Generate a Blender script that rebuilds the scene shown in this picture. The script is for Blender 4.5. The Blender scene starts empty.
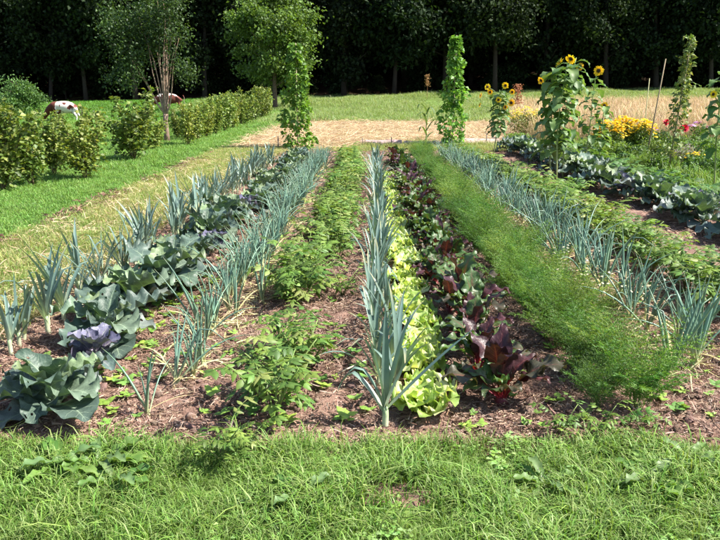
import bpy, math, random
import numpy as np
from mathutils import Vector, Matrix, noise as mnoise

random.seed(11)
rng = np.random.default_rng(11)
R = math.radians
PI = math.pi
U = random.uniform
scene = bpy.context.scene

# ------------------------------------------------------------------ camera
CAM_H, PITCH, FPX = 1.6, R(14.6), 700.0
cd = bpy.data.cameras.new('camera'); cam = bpy.data.objects.new('camera', cd)
scene.collection.objects.link(cam)
cam.location = (0, 0, CAM_H); cam.rotation_euler = (R(90) - PITCH, 0, 0)
cd.sensor_width = 36; cd.lens = 35; cd.clip_start = 0.05; cd.clip_end = 2000
scene.camera = cam

# ------------------------------------------------------------------ sky and sun
SUN_EL, SUN_AZ = R(50), R(-6)          # azimuth measured from +X towards +Y
w = bpy.data.worlds.new('World'); scene.world = w; w.use_nodes = True
nt = w.node_tree; nt.nodes.clear()
sky = nt.nodes.new('ShaderNodeTexSky'); sky.sky_type = 'NISHITA'; sky.sun_disc = False
sky.sun_elevation = SUN_EL; sky.sun_rotation = R(90) - SUN_AZ
bg = nt.nodes.new('ShaderNodeBackground'); bg.inputs[1].default_value = 0.095
wo = nt.nodes.new('ShaderNodeOutputWorld')
nt.links.new(sky.outputs[0], bg.inputs[0]); nt.links.new(bg.outputs[0], wo.inputs[0])
sd = bpy.data.lights.new('sun', 'SUN'); sd.energy = 5.0; sd.angle = R(0.53); sd.color = (1.0, 0.95, 0.87)
sun = bpy.data.objects.new('sun', sd); scene.collection.objects.link(sun)
S = Vector((math.cos(SUN_EL) * math.cos(SUN_AZ), math.cos(SUN_EL) * math.sin(SUN_AZ), math.sin(SUN_EL)))
sun.rotation_euler = S.to_track_quat('Z', 'Y').to_euler(); sun.location = (20, 0, 25)
vs = scene.view_settings
vs.view_transform = 'Standard'; vs.look = 'None'; vs.gamma = 1; vs.use_curve_mapping = False
vs.exposure = 1.4
scene.cycles.adaptive_threshold = .02; scene.cycles.max_bounces = 4; scene.cycles.diffuse_bounces = 3; scene.cycles.glossy_bounces = 1; scene.cycles.transmission_bounces = 2; scene.cycles.transparent_max_bounces = 2

# ------------------------------------------------------------------ helpers
def sm(a, b, x):
    t = min(1, max(0, (x - a) / (b - a))); return t * t * (3 - 2 * t)
def H(x, y):                            # the lie of the land
    z = sm(30, 72, y) * (0.75 + 0.02 * max(-40, min(30, x)))
    z -= 0.75 * math.exp(-((x + 16) / 9) ** 2 - ((y - 47) / 9) ** 2)
    z += max(0, y - 74) * 0.14
    return z
def P(px, py, z=0.0):                   # ground point seen at a pixel of the photograph
    u = (px - 360) / FPX; v = (py - 270) / FPX
    d = (u, math.cos(PITCH) - v * math.sin(PITCH), -math.sin(PITCH) - v * math.cos(PITCH))
    t = (z - CAM_H) / d[2]
    return d[0] * t, d[1] * t
def nz(x, y, z=0.0): return mnoise.noise(Vector((x, y, z)))
def lerp3(a, b, t): return tuple(a[i] + (b[i] - a[i]) * t for i in range(3))
def jit(c, a=0.15):
    k = 1 + U(-a, a); return (c[0] * k * (1 + U(-a, a) * .5), c[1] * k, c[2] * k * (1 + U(-a, a) * .5))

class Geo:
    def __init__(s, v=None, f=None, c=None, uv=None):
        s.v = np.zeros((0, 3)) if v is None else np.asarray(v, float).reshape(-1, 3)
        s.f = [] if f is None else list(f)
        n = len(s.v)
        s.c = np.full((n, 3), .5) if c is None else np.asarray(c, float).reshape(-1, 3)
        s.uv = np.full((n, 2), -1.) if uv is None else np.asarray(uv, float).reshape(-1, 2)
    def xf(s, M):
        A = np.array(M); return Geo(s.v @ A[:3, :3].T + A[:3, 3], s.f, s.c, s.uv)
def merge(gs):
    gs = [g for g in gs if len(g.v)]
    f = []; o = 0
    for g in gs:
        f += [tuple(i + o for i in q) for q in g.f]; o += len(g.v)
    return Geo(np.vstack([g.v for g in gs]), f, np.vstack([g.c for g in gs]), np.vstack([g.uv for g in gs]))
def to_mesh(g, name, mat, smooth=True):
    me = bpy.data.meshes.new(name); me.from_pydata(g.v.tolist(), [], g.f)
    a = me.attributes.new('Col', 'FLOAT_COLOR', 'POINT')
    a.data.foreach_set('color', np.hstack([g.c, np.ones((len(g.c), 1))]).astype(np.float32).ravel())
    b = me.attributes.new('leafuv', 'FLOAT_VECTOR', 'POINT')
    b.data.foreach_set('vector', np.hstack([g.uv, np.zeros((len(g.uv), 1))]).astype(np.float32).ravel())
    me.materials.append(mat)
    if smooth: me.polygons.foreach_set('use_smooth', [True] * len(me.polygons))
    me.update(); return me
def link(o, parent=None):
    scene.collection.objects.link(o)
    if parent: o.parent = parent
    return o
def ob(name, me, parent=None, M=None):
    o = bpy.data.objects.new(name, me); link(o, parent)
    if M is not None: o.matrix_local = M
    return o
def tag(o, label=None, cat=None, group=None, kind=None):
    if label: o['label'] = label
    if cat: o['category'] = cat
    if group: o['group'] = group
    if kind: o['kind'] = kind
    return o
def empty(name, loc, rz=0.0, s=1.0):
    o = bpy.data.objects.new(name, None); link(o)
    o.empty_display_size = .05
    o.location = loc; o.rotation_euler = (0, 0, rz); o.scale = (s, s, s); return o
def T(x, y, z): return Matrix.Translation((x, y, z))
def RZ(a): return Matrix.Rotation(a, 4, 'Z')
def RX(a): return Matrix.Rotation(a, 4, 'X')
def RY(a): return Matrix.Rotation(a, 4, 'Y')
def SC(s): return Matrix.Scale(s, 4)

# ------------------------------------------------------------------ materials
def leaf_mat(name, rough=.5, trans=.3, var=.25, nscale=30., vein=None, veinf=.6, spec=.4, tcol=(1.25, 1.2, .45), holes=False, bump=0.0):
    m = bpy.data.materials.new(name); m.use_nodes = True
    n = m.node_tree.nodes; L = m.node_tree.links; n.clear()
    at = n.new('ShaderNodeAttribute'); at.attribute_name = 'Col'
    tc = n.new('ShaderNodeTexCoord')
    no = n.new('ShaderNodeTexNoise'); no.inputs['Scale'].default_value = nscale; no.inputs['Detail'].default_value = 3
    L.new(tc.outputs['Object'], no.inputs['Vector'])
    oi = n.new('ShaderNodeObjectInfo')
    mr = n.new('ShaderNodeMapRange'); mr.inputs[1].default_value = .25; mr.inputs[2].default_value = .75
    mr.inputs[3].default_value = 1 - var; mr.inputs[4].default_value = 1 + var
    L.new(no.outputs['Fac'], mr.inputs[0])
    mr2 = n.new('ShaderNodeMapRange'); mr2.inputs[3].default_value = 1 - var * .7; mr2.inputs[4].default_value = 1 + var * .7
    L.new(oi.outputs['Random'], mr2.inputs[0])
    mu = n.new('ShaderNodeMath'); mu.operation = 'MULTIPLY'; L.new(mr.outputs[0], mu.inputs[0]); L.new(mr2.outputs[0], mu.inputs[1])
    hs = n.new('ShaderNodeHueSaturation'); L.new(at.outputs['Color'], hs.inputs['Color']); L.new(mu.outputs[0], hs.inputs['Value'])
    mr3 = n.new('ShaderNodeMapRange'); mr3.inputs[3].default_value = .485; mr3.inputs[4].default_value = .515
    wr = n.new('ShaderNodeMath'); wr.operation = 'FRACT'
    w2 = n.new('ShaderNodeMath'); w2.operation = 'MULTIPLY'; w2.inputs[1].default_value = 7.31
    L.new(oi.outputs['Random'], w2.inputs[0]); L.new(w2.outputs[0], wr.inputs[0]); L.new(wr.outputs[0], mr3.inputs[0]); L.new(mr3.outputs[0], hs.inputs['Hue'])
    col = hs.outputs['Color']
    veinfac = None
    if vein:
        uv = n.new('ShaderNodeAttribute'); uv.attribute_name = 'leafuv'
        sx = n.new('ShaderNodeSeparateXYZ'); L.new(uv.outputs['Vector'], sx.inputs[0])
        def M(op, a, b=None):
            q = n.new('ShaderNodeMath'); q.operation = op
            for i, val in enumerate((a, b)):
                if val is None: continue
                if isinstance(val, (int, float)): q.inputs[i].default_value = val
                else: L.new(val, q.inputs[i])
            return q.outputs[0]
        au = M('ABSOLUTE', sx.outputs[0])
        mid = M('LESS_THAN', au, M('SUBTRACT', .06, M('MULTIPLY', sx.outputs[1], .045)))
        fr = M('FRACT', M('ADD', M('SUBTRACT', M('MULTIPLY', sx.outputs[1], 6.0), M('MULTIPLY', au, 1.7)), M('MULTIPLY', no.outputs['Fac'], .6)))
        tri = M('ABSOLUTE', M('SUBTRACT', fr, .5))
        side = M('LESS_THAN', tri, M('SUBTRACT', .06, M('MULTIPLY', au, .05)))
        ok = M('GREATER_THAN', sx.outputs[1], .0)
        vf = M('MULTIPLY', M('MAXIMUM', mid, M('MULTIPLY', side, .7)), M('MULTIPLY', ok, veinf))
        mx = n.new('ShaderNodeMix'); mx.data_type = 'RGBA'; L.new(vf, mx.inputs[0]); L.new(col, mx.inputs[6])
        mx.inputs[7].default_value = (*vein, 1); col = mx.outputs[2]; veinfac = vf
    bs = n.new('ShaderNodeBsdfPrincipled'); L.new(col, bs.inputs['Base Color'])
    bs.inputs['Roughness'].default_value = rough; bs.inputs['Specular IOR Level'].default_value = spec
    out = n.new('ShaderNodeOutputMaterial')
    if bump:
        bp = n.new('ShaderNodeBump'); bp.inputs['Strength'].default_value = bump; bp.inputs['Distance'].default_value = .01
        if veinfac is not None:
            ad = n.new('ShaderNodeMath'); ad.operation = 'MULTIPLY_ADD'; L.new(veinfac, ad.inputs[0]); ad.inputs[1].default_value = -.8; L.new(no.outputs['Fac'], ad.inputs[2])
            L.new(ad.outputs[0], bp.inputs['Height'])
        else: L.new(no.outputs['Fac'], bp.inputs['Height'])
        L.new(bp.outputs[0], bs.inputs['Normal'])
    if trans > 0:
        tm = n.new('ShaderNodeMix'); tm.data_type = 'RGBA'; tm.blend_type = 'MULTIPLY'; tm.inputs[0].default_value = 1
        L.new(col, tm.inputs[6]); tm.inputs[7].default_value = (*tcol, 1)
        tr = n.new('ShaderNodeBsdfTranslucent'); L.new(tm.outputs[2], tr.inputs['Color'])
        ms = n.new('ShaderNodeMixShader'); ms.inputs[0].default_value = trans
        L.new(bs.outputs[0], ms.inputs[1]); L.new(tr.outputs[0], ms.inputs[2]); L.new(ms.outputs[0], out.inputs[0])
    else: L.new(bs.outputs[0], out.inputs[0])
    return m

def ground_mat(name, cols, scales=(1.2, 9, 60), rough=.95, bump=.6, dist=.02, stretch=None):
    m = bpy.data.materials.new(name); m.use_nodes = True
    n = m.node_tree.nodes; L = m.node_tree.links
    bs = n['Principled BSDF']; bs.inputs['Roughness'].default_value = rough; bs.inputs['Specular IOR Level'].default_value = .15
    tc = n.new('ShaderNodeTexCoord'); src = tc.outputs['Object']
    if stretch:
        mp = n.new('ShaderNodeMapping'); mp.inputs['Scale'].default_value = stretch; L.new(src, mp.inputs[0]); src = mp.outputs[0]
    ns = []
    for s_ in scales:
        q = n.new('ShaderNodeTexNoise'); q.inputs['Scale'].default_value = s_; q.inputs['Detail'].default_value = 6; q.inputs['Roughness'].default_value = .65
        L.new(src, q.inputs['Vector']); ns.append(q.outputs['Fac'])
    ma = n.new('ShaderNodeMath'); ma.operation = 'MULTIPLY_ADD'; L.new(ns[0], ma.inputs[0]); ma.inputs[1].default_value = .8
    mb = n.new('ShaderNodeMath'); mb.operation = 'MULTIPLY_ADD'; L.new(ns[1], mb.inputs[0]); mb.inputs[1].default_value = .7
    mc = n.new('ShaderNodeMath'); mc.operation = 'MULTIPLY'; L.new(ns[2], mc.inputs[0]); mc.inputs[1].default_value = .7
    L.new(mc.outputs[0], mb.inputs[2]); L.new(mb.outputs[0], ma.inputs[2])
    cr = n.new('ShaderNodeValToRGB'); e = cr.color_ramp.elements
    lo, hi = .72, 1.42
    while len(e) < len(cols): e.new(.5)
    for i, c in enumerate(cols):
        e[i].position = (lo + (hi - lo) * i / (len(cols) - 1)) / 2.2; e[i].color = (*c, 1)
    dv = n.new('ShaderNodeMath'); dv.operation = 'DIVIDE'; L.new(ma.outputs[0], dv.inputs[0]); dv.inputs[1].default_value = 2.2
    L.new(dv.outputs[0], cr.inputs[0]); L.new(cr.outputs[0], bs.inputs['Base Color'])
    bp = n.new('ShaderNodeBump'); bp.inputs['Strength'].default_value = bump; bp.inputs['Distance'].default_value = dist
    L.new(ma.outputs[0], bp.inputs['Height']); L.new(bp.outputs[0], bs.inputs['Normal'])
    return m

M_LEEK = leaf_mat('leek_leaf_material', .42, .16, .2, 14, spec=.5, tcol=(1.1, 1.25, .6))
M_ONION = leaf_mat('onion_leaf_material', .42, .12, .2, 20, spec=.5)
M_CAB = leaf_mat('cabbage_leaf_material', .5, .15, .22, 22, vein=(.36, .46, .32), veinf=.42, spec=.4, tcol=(1.0, 1.3, .4), bump=.9)
M_LET = leaf_mat('lettuce_leaf_material', .5, .35, .22, 40, vein=(.62, .68, .32), veinf=.35, bump=.5)
M_BEET = leaf_mat('beet_leaf_material', .42, .25, .3, 35, vein=(.26, .10, .07), veinf=.3, spec=.4, bump=.7)
M_POT = leaf_mat('potato_leaf_material', .5, .35, .25, 45)
M_DILL = leaf_mat('feathery_leaf_material', .6, .4, .2, 8)
M_GRASS = leaf_mat('grass_blade_material', .55, .35, .25, 3)
M_TREE = leaf_mat('tree_leaf_material', .55, .35, .35, .9)
M_WOODS = leaf_mat('woodland_leaf_material', .7, .22, .35, .35, spec=.2)
M_SHRUB = leaf_mat('shrub_leaf_material', .5, .35, .25, 5)
M_PETAL = leaf_mat('petal_material', .6, .3, .1, 30, tcol=(1.1, 1, .6))
M_DRY = leaf_mat('dry_straw_material', .7, .2, .2, 20, tcol=(1, 1, .9))
M_BARK = leaf_mat('bark_material', .9, 0, .4, 14, spec=.1, bump=.9)
M_STEM = leaf_mat('green_stem_material', .55, .1, .15, 30)
M_WOOD = leaf_mat('weathered_wood_material', .85, 0, .3, 18, spec=.15, bump=.5)
G_GROUND = ground_mat('meadow_ground_material', [(.05, .07, .02), (.09, .15, .03), (.13, .20, .045), (.20, .22, .08)], (.35, 4, 40))
G_SOIL = ground_mat('soil_material', [(.065, .038, .029), (.18, .105, .08), (.31, .195, .148), (.43, .30, .23)], (2.2, 14, 90), bump=.9, dist=.03)
G_STRAW = ground_mat('straw_ground_material', [(.24, .165, .10), (.40, .285, .17), (.50, .375, .23), (.58, .46, .30)], (.8, 7, 60), bump=.8)
G_DRYST = ground_mat('dry_turf_material', [(.16, .13, .06), (.27, .22, .10), (.40, .31, .17), (.5, .40, .25)], (1.5, 9, 70), bump=.9)
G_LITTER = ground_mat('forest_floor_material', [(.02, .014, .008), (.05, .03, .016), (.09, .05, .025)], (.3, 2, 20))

# ------------------------------------------------------------------ shape makers
def path(L, e0, bend, n, pw=1.6, kink=None, sway=0.0):
    """points along a leaf standing in the YZ plane: [(pos, elevation)]"""
    y = z = x = 0.0; out = []
    for i in range(n + 1):
        t = i / n; e = e0 - bend * t ** pw
        if kink and t > kink[0]: e -= kink[1] * min(1, (t - kink[0]) / .12)
        out.append(((x, y, z), e))
        d = L / n; y += math.cos(e) * d; z += math.sin(e) * d; x += sway * d * t
    return out
def ribbon(L, W, e0, bend, n=8, fold=.35, cb=(.3, .4, .2), ct=(.1, .2, .1), pw=1.6, kink=None, sway=0., prof=None, cm=None, tipdry=0.0):
    prof = prof or (lambda t: min(1, .75 + t * 1.2) * (1 - t ** 3.2) + .015)
    v = []; c = []; f = []; uv = []
    for i, ((x, y, z), e) in enumerate(path(L, e0, bend, n, pw, kink, sway)):
        t = i / n; wd = W * prof(t); ny, nzz = -math.sin(e), math.cos(e)
        for u in (-1, 0, 1):
            k = abs(u) * fold * wd
            v.append((x + u * wd, y + ny * k, z + nzz * k)); cc = lerp3(cb, ct, min(1, t * 1.6)) if cm is None else (lerp3(cb, cm, t * 3) if t < .33 else lerp3(cm, ct, (t - .33) / .67))
            cc = lerp3(cc, (.40, .35, .15), max(0, (t - 1 + tipdry) / tipdry)) if tipdry else cc
            c.append(tuple(q * (1.12 if u == 0 else 1) for q in cc)); uv.append((u, t))
        if i:
            o = (i - 1) * 3
            f += [(o, o + 1, o + 4, o + 3), (o + 1, o + 2, o + 5, o + 4)]
    return Geo(v, f, c, uv)
def tube(pts, rad, sides=6, cols=((.2, .15, .1), (.2, .15, .1)), cap=True):
    pts = [Vector(p) for p in pts]; n = len(pts); v = []; f = []; c = []
    for i, p in enumerate(pts):
        d = (pts[min(i + 1, n - 1)] - pts[max(i - 1, 0)]).normalized()
        a = d.orthogonal().normalized() if i == 0 else (a - d * a.dot(d)).normalized()
        b = d.cross(a); r = rad[i] if not callable(rad) else rad(i / (n - 1))
        for k in range(sides):
            q = 2 * PI * k / sides; w_ = p + (a * math.cos(q) + b * math.sin(q)) * r
            v.append(tuple(w_)); c.append(lerp3(cols[0], cols[1], i / (n - 1)))
        if i:
            o = (i - 1) * sides
            for k in range(sides): f.append((o + k, o + (k + 1) % sides, o + sides + (k + 1) % sides, o + sides + k))
    if cap:
        f.append(tuple(range((n - 1) * sides, n * sides))); f.append(tuple(reversed(range(sides))))
    return Geo(v, f, c)
def tubeleaf(L, W, e0, bend, n=8, cb=(.5, .5, .3), ct=(.1, .2, .1), kink=None, sway=0.):
    pts = [p for p, e in path(L, e0, bend, n, 1.8, kink, sway)]
    g = tube(pts, [W * (0.8 + .5 * math.sin(PI * min(1, i / n * 1.3)) * .6) * (1 - (i / n) ** 3) + .0006 for i in range(n + 1)], 5, (cb, ct), cap=False)
    for i in range(n + 1):
        t = i / n; cc = lerp3(cb, ct, min(1, t * 3.2)) if t < .85 else lerp3(ct, (.38, .34, .12), (t - .85) / .3)
        g.c[i * 5:(i + 1) * 5] = cc
    return g
def broad(L, pet, W, e0, bend, cup=.2, ruf=.1, rufn=3, n=9, nc=7, prof=None, cblade=(.1, .2, .15), cedge=None, cpet=(.3, .4, .25), pw=.007, bp=1.4, tearing=0.0, holes=0.0):
    """leaf with a half-round stalk and a blade that cups and waves"""
    prof = prof or (lambda t: math.sin(PI * min(1, t * .94 + .06) ** .8) ** .7)
    cedge = cedge or cblade; tot = L + pet; npet = 3; ph = U(0, 6); ph2 = U(0, 6)
    v = []; c = []; f = []; uv = []
    ts = [pet / tot * i / npet for i in range(npet)] + [pet / tot + L / tot * i / n for i in range(n + 1)]
    x = y = z = 0.; prev = 0.
    for r, s in enumerate(ts):
        e = e0 - bend * s ** bp; d = (s - prev) * tot; y += math.cos(e) * d; z += math.sin(e) * d; prev = s
        ny, nn = -math.sin(e), math.cos(e)
        blade = r >= npet; t = (r - npet) / n if blade else 0
        for k in range(nc):
            u = -1 + 2 * k / (nc - 1)
            if not blade:
                q = u * PI / 2 * 1.05; xx = pw * math.sin(q); h = -pw * math.cos(q) * .9; cc = cpet; uu = (u, -1)
            else:
                wd = max(W * prof(t) * (1 + tearing * U(-1, 1) * abs(u)), pw * .6 * (1 - t)) + .0008; au = abs(u)
                ca = cup * 1.3 * au; xx = wd * u * math.cos(ca)
                h = wd * au * math.sin(ca) + ruf * W * (au ** 2.2) * math.sin(rufn * 2 * PI * t + ph + (ph2 if u > 0 else 0)) - (pw * .8 * (1 - t) if k == nc // 2 else 0)
                cc = lerp3(cblade, cedge, au ** 2); uu = (u, .02 + .98 * t)
                if k == nc // 2: cc = lerp3(cc, cpet, .5 * (1 - t))
            v.append((x + xx, y + ny * h, z + nn * h)); c.append(cc); uv.append(uu)
        if r:
            o = (r - 1) * nc
            for k in range(nc - 1):
                if holes and r > npet + 2 and abs(k - nc // 2 + .5) > 1 and random.random() < holes: continue
                f.append((o + k, o + k + 1, o + nc + k + 1, o + nc + k))
    return Geo(v, f, c, uv)
def leaf_cloud(pos, size, cols, flat=.3, aspect=.62, out=None):
    """many small folded leaves: pos (N,3), size (N,), cols (N,3)"""
    N = len(pos); d = rng.normal(size=(N, 3)); 
    if out is not None: d = d * .8 + out
    d[:, 2] -= flat
    d /= np.linalg.norm(d, axis=1)[:, None]
    up = rng.normal(size=(N, 3)) * .6; up[:, 2] += 1
    s = np.cross(d, up); s /= np.linalg.norm(s, axis=1)[:, None] + 1e-9; nn = np.cross(s, d)
    L = size[:, None]; W = L * aspect * .5
    v = np.empty((N, 4, 3)); v[:, 0] = pos; v[:, 1] = pos + d * L * .45 + s * W + nn * W * .35
    v[:, 2] = pos + d * L - nn * L * .12; v[:, 3] = pos + d * L * .45 - s * W + nn * W * .35
    i = np.arange(N)[:, None] * 4
    f = np.vstack([np.hstack([i, i + 1, i + 2]), np.hstack([i, i + 2, i + 3])])
    return Geo(v.reshape(-1, 3), [tuple(q) for q in f.tolist()], np.repeat(cols, 4, axis=0))
def palette(N, cs, sp=.2):
    cs = np.array(cs); a = cs[rng.integers(0, len(cs), N)]; b = cs[rng.integers(0, len(cs), N)]
    t = rng.random((N, 1)); return (a * t + b * (1 - t)) * (1 + rng.uniform(-sp, sp, (N, 1)))
def tuft(n, rad, h0, h1, wd, lean, cb, ct, bend=.6, palette_=None):
    """a clump of grass blades, two bends each"""
    v = np.empty((n, 7, 3)); c = np.empty((n, 7, 3))
    a = rng.uniform(0, 2 * PI, n); r = rad * np.sqrt(rng.random(n)); b = rng.uniform(0, 2 * PI, n)
    h = rng.uniform(h0, h1, n); le = rng.uniform(0.1, 1, n) * lean
    base = np.stack([r * np.cos(a), r * np.sin(a), np.full(n, -.005)], 1)
    d = np.stack([np.cos(b), np.sin(b), np.zeros(n)], 1); s = np.stack([-np.sin(b), np.cos(b), np.zeros(n)], 1)
    W = wd * rng.uniform(.6, 1.2, n)[:, None]
    up = np.array([0, 0, 1.])
    p1 = base + d * (h * le * .35)[:, None] + up * (h * .55)[:, None]
    p2 = base + d * (h * le * (.8 + bend * .3))[:, None] + up * (h * (.9 - .25 * bend * le))[:, None]
    p3 = base + d * (h * le * (1.3 + bend))[:, None] + up * (h * (1 - .55 * bend * le))[:, None]
    v[:, 0] = base - s * W * .5; v[:, 1] = base + s * W * .5; v[:, 2] = p1 - s * W * .5; v[:, 3] = p1 + s * W * .5
    v[:, 4] = p2 - s * W * .32; v[:, 5] = p2 + s * W * .32; v[:, 6] = p3
    k = rng.uniform(.75, 1.25, (n, 1)); cb = np.array(cb); ct = np.array(ct)
    if palette_ is not None:
        ct = palette(n, palette_); 
    for j, t in zip(range(7), (0, 0, .5, .5, .85, .85, 1)): c[:, j] = (cb * (1 - t) + ct * t) * k
    i = np.arange(n)[:, None] * 7
    f = [tuple(q) for q in np.hstack([i, i + 1, i + 3, i + 2]).tolist()] + [tuple(q) for q in np.hstack([i + 2, i + 3, i + 5, i + 4]).tolist()] + [tuple(q) for q in np.hstack([i + 4, i + 5, i + 6]).tolist()]
    return Geo(v.reshape(-1, 3), f, c.reshape(-1, 3))

# scatter of uncountable stuff: one object whose geometry nodes set small meshes on given points
def scatter(name, pts, scl, variants, mat, label, cat, tilt=.12):
    pts = np.asarray(pts, float); N = len(pts)
    coll = bpy.data.collections.new(name + '_pieces')
    for g in variants:
        o = bpy.data.objects.new(name + '_piece', to_mesh(g, name + '_piece', mat)); coll.objects.link(o)
    me = bpy.data.meshes.new(name); me.from_pydata(pts.tolist(), [], [])
    a = me.attributes.new('scl', 'FLOAT', 'POINT'); a.data.foreach_set('value', np.asarray(scl, np.float32))
    rot = np.stack([rng.normal(0, tilt, N), rng.normal(0, tilt, N), rng.uniform(0, 2 * PI, N)], 1)
    a = me.attributes.new('rot', 'FLOAT_VECTOR', 'POINT'); a.data.foreach_set('vector', rot.astype(np.float32).ravel())
    a = me.attributes.new('idx', 'INT', 'POINT'); a.data.foreach_set('value', rng.integers(0, len(variants), N).astype(np.int32))
    o = ob(name, me); tag(o, label, cat, kind='stuff')
    ng = bpy.data.node_groups.new(name + '_nodes', 'GeometryNodeTree')
    ng.interface.new_socket('Geometry', in_out='INPUT', socket_type='NodeSocketGeometry')
    ng.interface.new_socket('Geometry', in_out='OUTPUT', socket_type='NodeSocketGeometry')
    n = ng.nodes; L = ng.links
    gi = n.new('NodeGroupInput'); go = n.new('NodeGroupOutput')
    ci = n.new('GeometryNodeCollectionInfo'); ci.inputs['Collection'].default_value = coll
    ci.inputs['Separate Children'].default_value = True; ci.inputs['Reset Children'].default_value = True
    ip = n.new('GeometryNodeInstanceOnPoints'); ip.inputs['Pick Instance'].default_value = True
    def na(nm, ty):
        q = n.new('GeometryNodeInputNamedAttribute'); q.data_type = ty; q.inputs['Name'].default_value = nm; return q.outputs['Attribute']
    er = n.new('FunctionNodeEulerToRotation')
    L.new(gi.outputs[0], ip.inputs['Points']); L.new(ci.outputs[0], ip.inputs['Instance'])
    L.new(na('idx', 'INT'), ip.inputs['Instance Index']); L.new(na('rot', 'FLOAT_VECTOR'), er.inputs[0])
    L.new(er.outputs[0], ip.inputs['Rotation']); L.new(na('scl', 'FLOAT'), ip.inputs['Scale']); L.new(ip.outputs[0], go.inputs[0])
    md = o.modifiers.new('scatter', 'NODES'); md.node_group = ng
    return o
def region(N, x0, x1, y0, y1, ok=None, z=None):
    out = []
    for _ in range(N):
        x = U(x0, x1); y = U(y0, y1)
        if ok is None or ok(x, y): out.append((x, y, (H(x, y) if z is None else z(x, y))))
    return np.array(out).reshape(-1, 3)

# ================================================================== THE GROUND
def grid_obj(name, xs, ys, zf, mat, kind='structure', label=None, cat=None, keep=None):
    v = []; f = []; nx = len(xs)
    for j, y in enumerate(ys):
        for i, x in enumerate(xs): v.append((x, y, zf(x, y)))
    for j in range(len(ys) - 1):
        for i in range(nx - 1): f.append((j * nx + i, j * nx + i + 1, (j + 1) * nx + i + 1, (j + 1) * nx + i))
    me = bpy.data.meshes.new(name); me.from_pydata(v, [], f); me.materials.append(mat)
    me.polygons.foreach_set('use_smooth', [True] * len(me.polygons))
    o = ob(name, me); tag(o, label, cat, kind=kind); return o
lin = lambda a, b, n: [a + (b - a) * i / (n - 1) for i in range(n)]
XS = [-300, -180, -120] + lin(-80, 80, 65) + [120, 180, 300]
YS = [-120, -60, -30, -10] + lin(0, 80, 65) + [90, 105, 130, 180, 300]
def base_z(x, y):
    z = H(x, min(y, 130)) - .012
    if -2.6 < x < 5.2 and 2.9 < y < 18.4: z -= .08      # under the tilled bed
    return z
grid_obj('ground', XS, YS, base_z, G_GROUND, label='green meadow ground running back to the dark wood', cat='ground')
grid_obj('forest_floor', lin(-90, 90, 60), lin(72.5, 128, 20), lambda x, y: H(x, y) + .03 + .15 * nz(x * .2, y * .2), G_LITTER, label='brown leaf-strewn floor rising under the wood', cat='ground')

def front_edge(x): return 2.93 + .09 * nz(x * 1.3, 7.1) + .04 * nz(x * 6, 3)
def left_edge(y): return -2.42 + .10 * nz(y * .7, 2) + .05 * nz(y * 3.1, 9) + sm(5, 18, y) * .35
def right_edge(y): return 4.95 + .2 * nz(y * .5, 5)
def bed_z(x, y):
    d = min((y - front_edge(x)) / .1, (x - left_edge(y)) / .2, (18.4 - y) / .3, (right_edge(y) - x) / .3)
    rows = 0.0
    z = .014 + .026 * nz(x * 2.3, y * 2.3) + .024 * nz(x * 8, y * 8, 4) + .014 * nz(x * 21, y * 21, 8)
    return z * min(1, max(0, d)) - .04 * (1 - sm(-.4, .6, d))
grid_obj('garden_soil', lin(-2.8, 5.4, 175), [2.75 + 16 * (i / 260) ** 1.5 for i in range(261)], bed_z, G_SOIL, label='pinkish brown tilled soil between the vegetable rows', cat='soil')
def strip_z(x, y):
    d = min((x + 3.75 - .12 * nz(y, 3)) / .12, (left_edge(y) + .25 - x) / .2, (y - 3.15) / .3, (19.2 - y) / .6)
    return (.006 + .015 * nz(x * 4, y * 4)) * 1 if d > 0 else -.05
grid_obj('dry_turf', lin(-3.95, -1.7, 46), lin(2.9, 19.4, 200), strip_z, G_DRYST, label='strip of dry yellowed turf beside the left leek row', cat='turf')
def in_straw(x, y):
    return 18.9 + .3 * nz(x, 1) + 2.6 * sm(-.6, .2, x) + max(0, (x - 4.0)) * .45 < y < 33 + .8 * nz(x * .4, 6) and -3.5 + .3 * nz(y * .6, 2) - (y - 19) * -.02 < x < 5.6 + .12 * (y - 20) + .4 * nz(y * .5, 8)
grid_obj('straw_patch', lin(-4.2, 8, 80), lin(18.2, 34, 100), lambda x, y: (H(x, y) + .012 + .02 * nz(x * 3, y * 3)) if in_straw(x, y) else -.05, G_STRAW, label='tan patch of dry straw beyond the vegetable rows', cat='straw')

# ================================================================== LEAF LIBRARIES
LIB = {}
def lib(key, mat, geos): LIB[key] = [(g, to_mesh(g, key.split('.')[0], mat)) for g in geos]
def pick(key): return random.randrange(len(LIB[key]))
LKB, LKT, LKM = (.45, .50, .32), (.10, .165, .14), (.15, .225, .185)
lib('leek_leaf', M_LEEK, [ribbon(U(.42, .6), U(.014, .02), R(e), R(b), 9, .5, LKB, LKT, 1.8, k, U(-.2, .2), cm=jit(LKM, .15), tipdry=random.choice([0, .1, .25])) for e, b, k in
    [(84, 8, None), (78, 25, None), (72, 40, None), (66, 30, (.6, R(70))), (60, 60, None), (75, 20, (.7, R(95))), (55, 75, None), (80, 15, (.8, R(60))), (50, 20, None), (82, 5, (.45, R(50))), (70, 70, None), (62, 10, (.35, R(100)))]])
lib('leek_shaft', M_LEEK, [tube([(0, 0, -.02), (0, 0, .035), (.002, 0, .08), (0, 0, .122)], [.017, .016, .015, .014], 7, ((.62, .62, .45), (.30, .40, .2)))])
ONB, ONT = (.52, .54, .26), (.15, .25, .17)
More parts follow.
